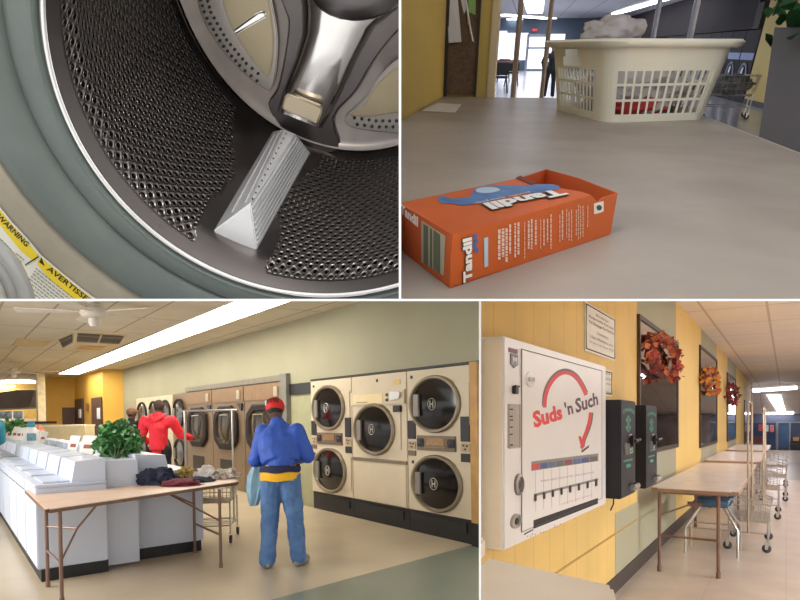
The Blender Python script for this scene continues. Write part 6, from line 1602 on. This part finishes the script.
# ---- the three folding tables against the wall
m_ttop = mat('table_white', (236, 224, 214), .32, var=.05, scale=6, spec=.45); m_tleg = mat('leg_taupe', (132, 100, 84), .4, .3, var=.06); m_tedge = mat('edge_taupe', (156, 126, 106), .5, var=.05)
def wall_table(xa, xb, y0, y1, z, label, legs):
    t = thing('folding_table', label, 'table', G, ((xa + xb) / 2, (y0 + y1) / 2, 0))
    def slabz(e, za_, zb_, nm, m):
        mb = MB(); q = [(xa - e, y0 - e, za_), (xb + e, y0 - e, za_), (xb + e, y1 + e, za_), (xa - e, y1 + e, za_)]; mb.prism(q, (0, 0, zb_ - za_)); bmesh.ops.recalc_face_normals(mb.bm, faces=mb.bm.faces)
        ve = [d for d in mb.bm.edges if abs(d.verts[0].co.z - d.verts[1].co.z) > .004]; bmesh.ops.bevel(mb.bm, geom=ve, offset=.06, segments=4, affect='EDGES'); mb.build(nm, m, t, rel=True)
    slabz(0, z - .030, z, 'table_top', m_ttop); slabz(.006, z - .045, z - .010, 'edge_band', m_tedge)
    mb = MB(); mb.box(xa + .10, xb - .10, y0 + .15, y1 - .15, z - .075, z - .04); mb.build('apron', m_tleg, t, rel=True)
    for yy_ in legs:
        for x in (xa + .07, xb - .17): mb = MB(); mb.tube([(x, yy_, 0), (x, yy_, z - .05)], .017, 8); mb.tube([(x, yy_, 0), (x, yy_, .06)], .023, 8); mb.build('leg', m_tleg, t, rel=True, smooth=40)
        mb = MB(); mb.tube([(xa + .08, yy_, .37), (xb - .17, yy_, .37)], .012, 6); mb.build('cross_bar', m_tleg, t, rel=True, smooth=True)
    mb = MB(); mb.tube([(xa + .08, legs[0], .58), (xa + .30, legs[0] + .9, .62), (xa + .34, legs[0] + 1.2, z - .06)], .010, 6); mb.tube([(xa + .24, legs[0] + .75, .62), (xa + .38, legs[0] + .78, .62)], .03, 6); mb.build('brace', m_tleg, t, rel=True, smooth=True)
    return t
wall_table(-1.17, -.39, 6.60, 11.0, .87, 'nearest long folding table with white mottled top against the striped wall', (6.66, 9.6))
wall_table(-1.21, -.36, 11.75, 15.3, .87, 'second folding table along the striped wall, behind the nearest one', (12.0, 14.9))
wall_table(-1.21, -.36, 16.3, 20.0, .87, 'third and farthest folding table along the striped wall', (16.6, 19.6))
# chair under the first table
ch_ = thing('blue_chair', 'blue seated chair with chrome legs pushed under the nearest white table', 'chair', G, (-.73, 8.0, 0))
mb = MB(); mb.box(-.20, .20, -.24, .26, .55, .63, .03, seg=3); mb.build('seat', mat('seat_blue', (70, 96, 116), .4, var=.05), ch_, smooth=40)
mb = MB(); mb.box(-.22, .22, .20, .25, .62, .74, .02); mb.build('backrest', mat('seat_blue', (70, 96, 116), .4, var=.05), ch_)
for sx in (-1, 1):
    for sy in (-1, 1): mb = MB(); mb.tube([(sx * .12, sy * .12, .55), (sx * .27, sy * .22, .30), (sx * .27, sy * .24, 0)], .014, 7); mb.build('leg', m_wire, ch_, smooth=True)
mb = MB(); mb.tube([(-.27, -.22, .30), (.27, -.22, .30)], .008, 5); mb.tube([(-.27, .22, .30), (.27, .22, .30)], .008, 5); mb.build('stretcher', m_wire, ch_)
# carts
wire_cart('nearest wire laundry cart with twin tall posts, right of the first white table', G, (-.38, 8.72, 0), R(90), L=.46, W=1.0, zb=.36, zt=.55, slope=.17, rail=1.78, across=True, pm=m_brass)
wire_cart('second wire laundry cart with tall posts, behind the nearest cart', G, (-.30, 11.6, 0), R(90), L=.46, W=1.0, zb=.46, zt=.72, slope=.10, rail=1.78, across=True, pm=m_brass)
wire_cart('third wire laundry cart along the aisle, beside the second white table', G, (-.20, 14.2, 0), R(90), L=.46, W=1.0, zb=.46, zt=.72, slope=.10, poles=False, fine=False)
wire_cart('farthest wire laundry cart along the aisle, beside the third table', G, (-.20, 17.2, 0), R(90), L=.46, W=1.0, zb=.46, zt=.72, slope=.10, poles=False, fine=False)
# white machine top in the corner below
ZM = .95
pts = [G.z(u, v, ZM) for u, v in ((486.5, 556.8), (613, 584.8), (640, 680), (470, 680))]
pts[3] = pts[2] + (pts[0] - pts[1]) * 1.1
t = thing('top_load_washer', 'cream white washer top in the bottom corner below the vending machine', 'washing machine', G, ((pts[0].x + pts[2].x) / 2, (pts[0].y + pts[2].y) / 2, 0))
mb = MB(); mb.prism([V((p.x, p.y, ZM - .06)) for p in pts], (0, 0, .06)); bmesh.ops.recalc_face_normals(mb.bm, faces=mb.bm.faces); bmesh.ops.bevel(mb.bm, geom=list(mb.bm.edges), offset=.014, segments=4, affect='EDGES'); mb.build('top', mat('machine_cream', (228, 218, 200), .35, var=.02, scale=3), t, rel=True, smooth=50)
cc = (pts[0] + pts[1] + pts[2] + pts[3]) / 4
mb = MB(); mb.prism([V((cc.x + (p.x - cc.x) * .97, cc.y + (p.y - cc.y) * .97, .0)) for p in pts], (0, 0, ZM - .05)); mb.build('cabinet', mat('machine_body', (206, 180, 140), .5, var=.03), t, rel=True)
e0 = (pts[1] - pts[0]).normalized(); e1 = (pts[3] - pts[0]).normalized()
mb = MB(); a = pts[0] - e0 * .35; mb.prism([a, pts[0] - e0 * .004, pts[0] - e0 * .004 + e1 * .5, a + e1 * .5], (0, 0, .085)); bmesh.ops.recalc_face_normals(mb.bm, faces=mb.bm.faces); bmesh.ops.bevel(mb.bm, geom=list(mb.bm.edges), offset=.012, segments=3, affect='EDGES'); mb.build('console', mat('machine_cream', (228, 218, 200)), t, rel=True, smooth=50)

# ================================================================ trim everything to its own compartment
bpy.context.view_layer.update()
for fr in ALLF:
    done = {}
    for o in list(fr.objs):
        if o.type != 'MESH': continue
        W = o.matrix_world; me = o.data
        nb = len(me.vertices)
        if not nb: continue
        bad = False
        co = [W @ V(c) for c in o.bound_box]
        rel = [p - CAM for p in co]
        if all(p.y < .05 * abs(p.x) or abs(p.x) / max(p.y, 1e-6) * F > 435 + 0 for p in rel) and (all(p.x > 0 for p in rel) or all(p.x < 0 for p in rel)): continue
        for n in fr.planes:
            if any((p - CAM).dot(n) > 1e-5 for p in co): bad = True
        if not bad: continue
        bm = bmesh.new(); bm.from_mesh(me); bmesh.ops.transform(bm, matrix=W, verts=bm.verts)
        for n in fr.planes:
            g = list(bm.verts) + list(bm.edges) + list(bm.faces)
            bmesh.ops.bisect_plane(bm, geom=g, plane_co=CAM, plane_no=n, clear_outer=True)
        if not bm.faces:
            bm.free(); 
            for ch in KIDS(o): ch.parent = o.parent
            fr.objs.remove(o); bpy.data.objects.remove(o); continue
        bmesh.ops.transform(bm, matrix=W.inverted(), verts=bm.verts)
        m2 = me.copy(); bm.to_mesh(m2); bm.free(); o.data = m2
for fr in ALLF:       # things whose every part fell outside
    for o in list(fr.objs):
        try:
            if o.type == 'EMPTY' and not KIDS(o): fr.objs.remove(o); bpy.data.objects.remove(o)
        except ReferenceError: pass
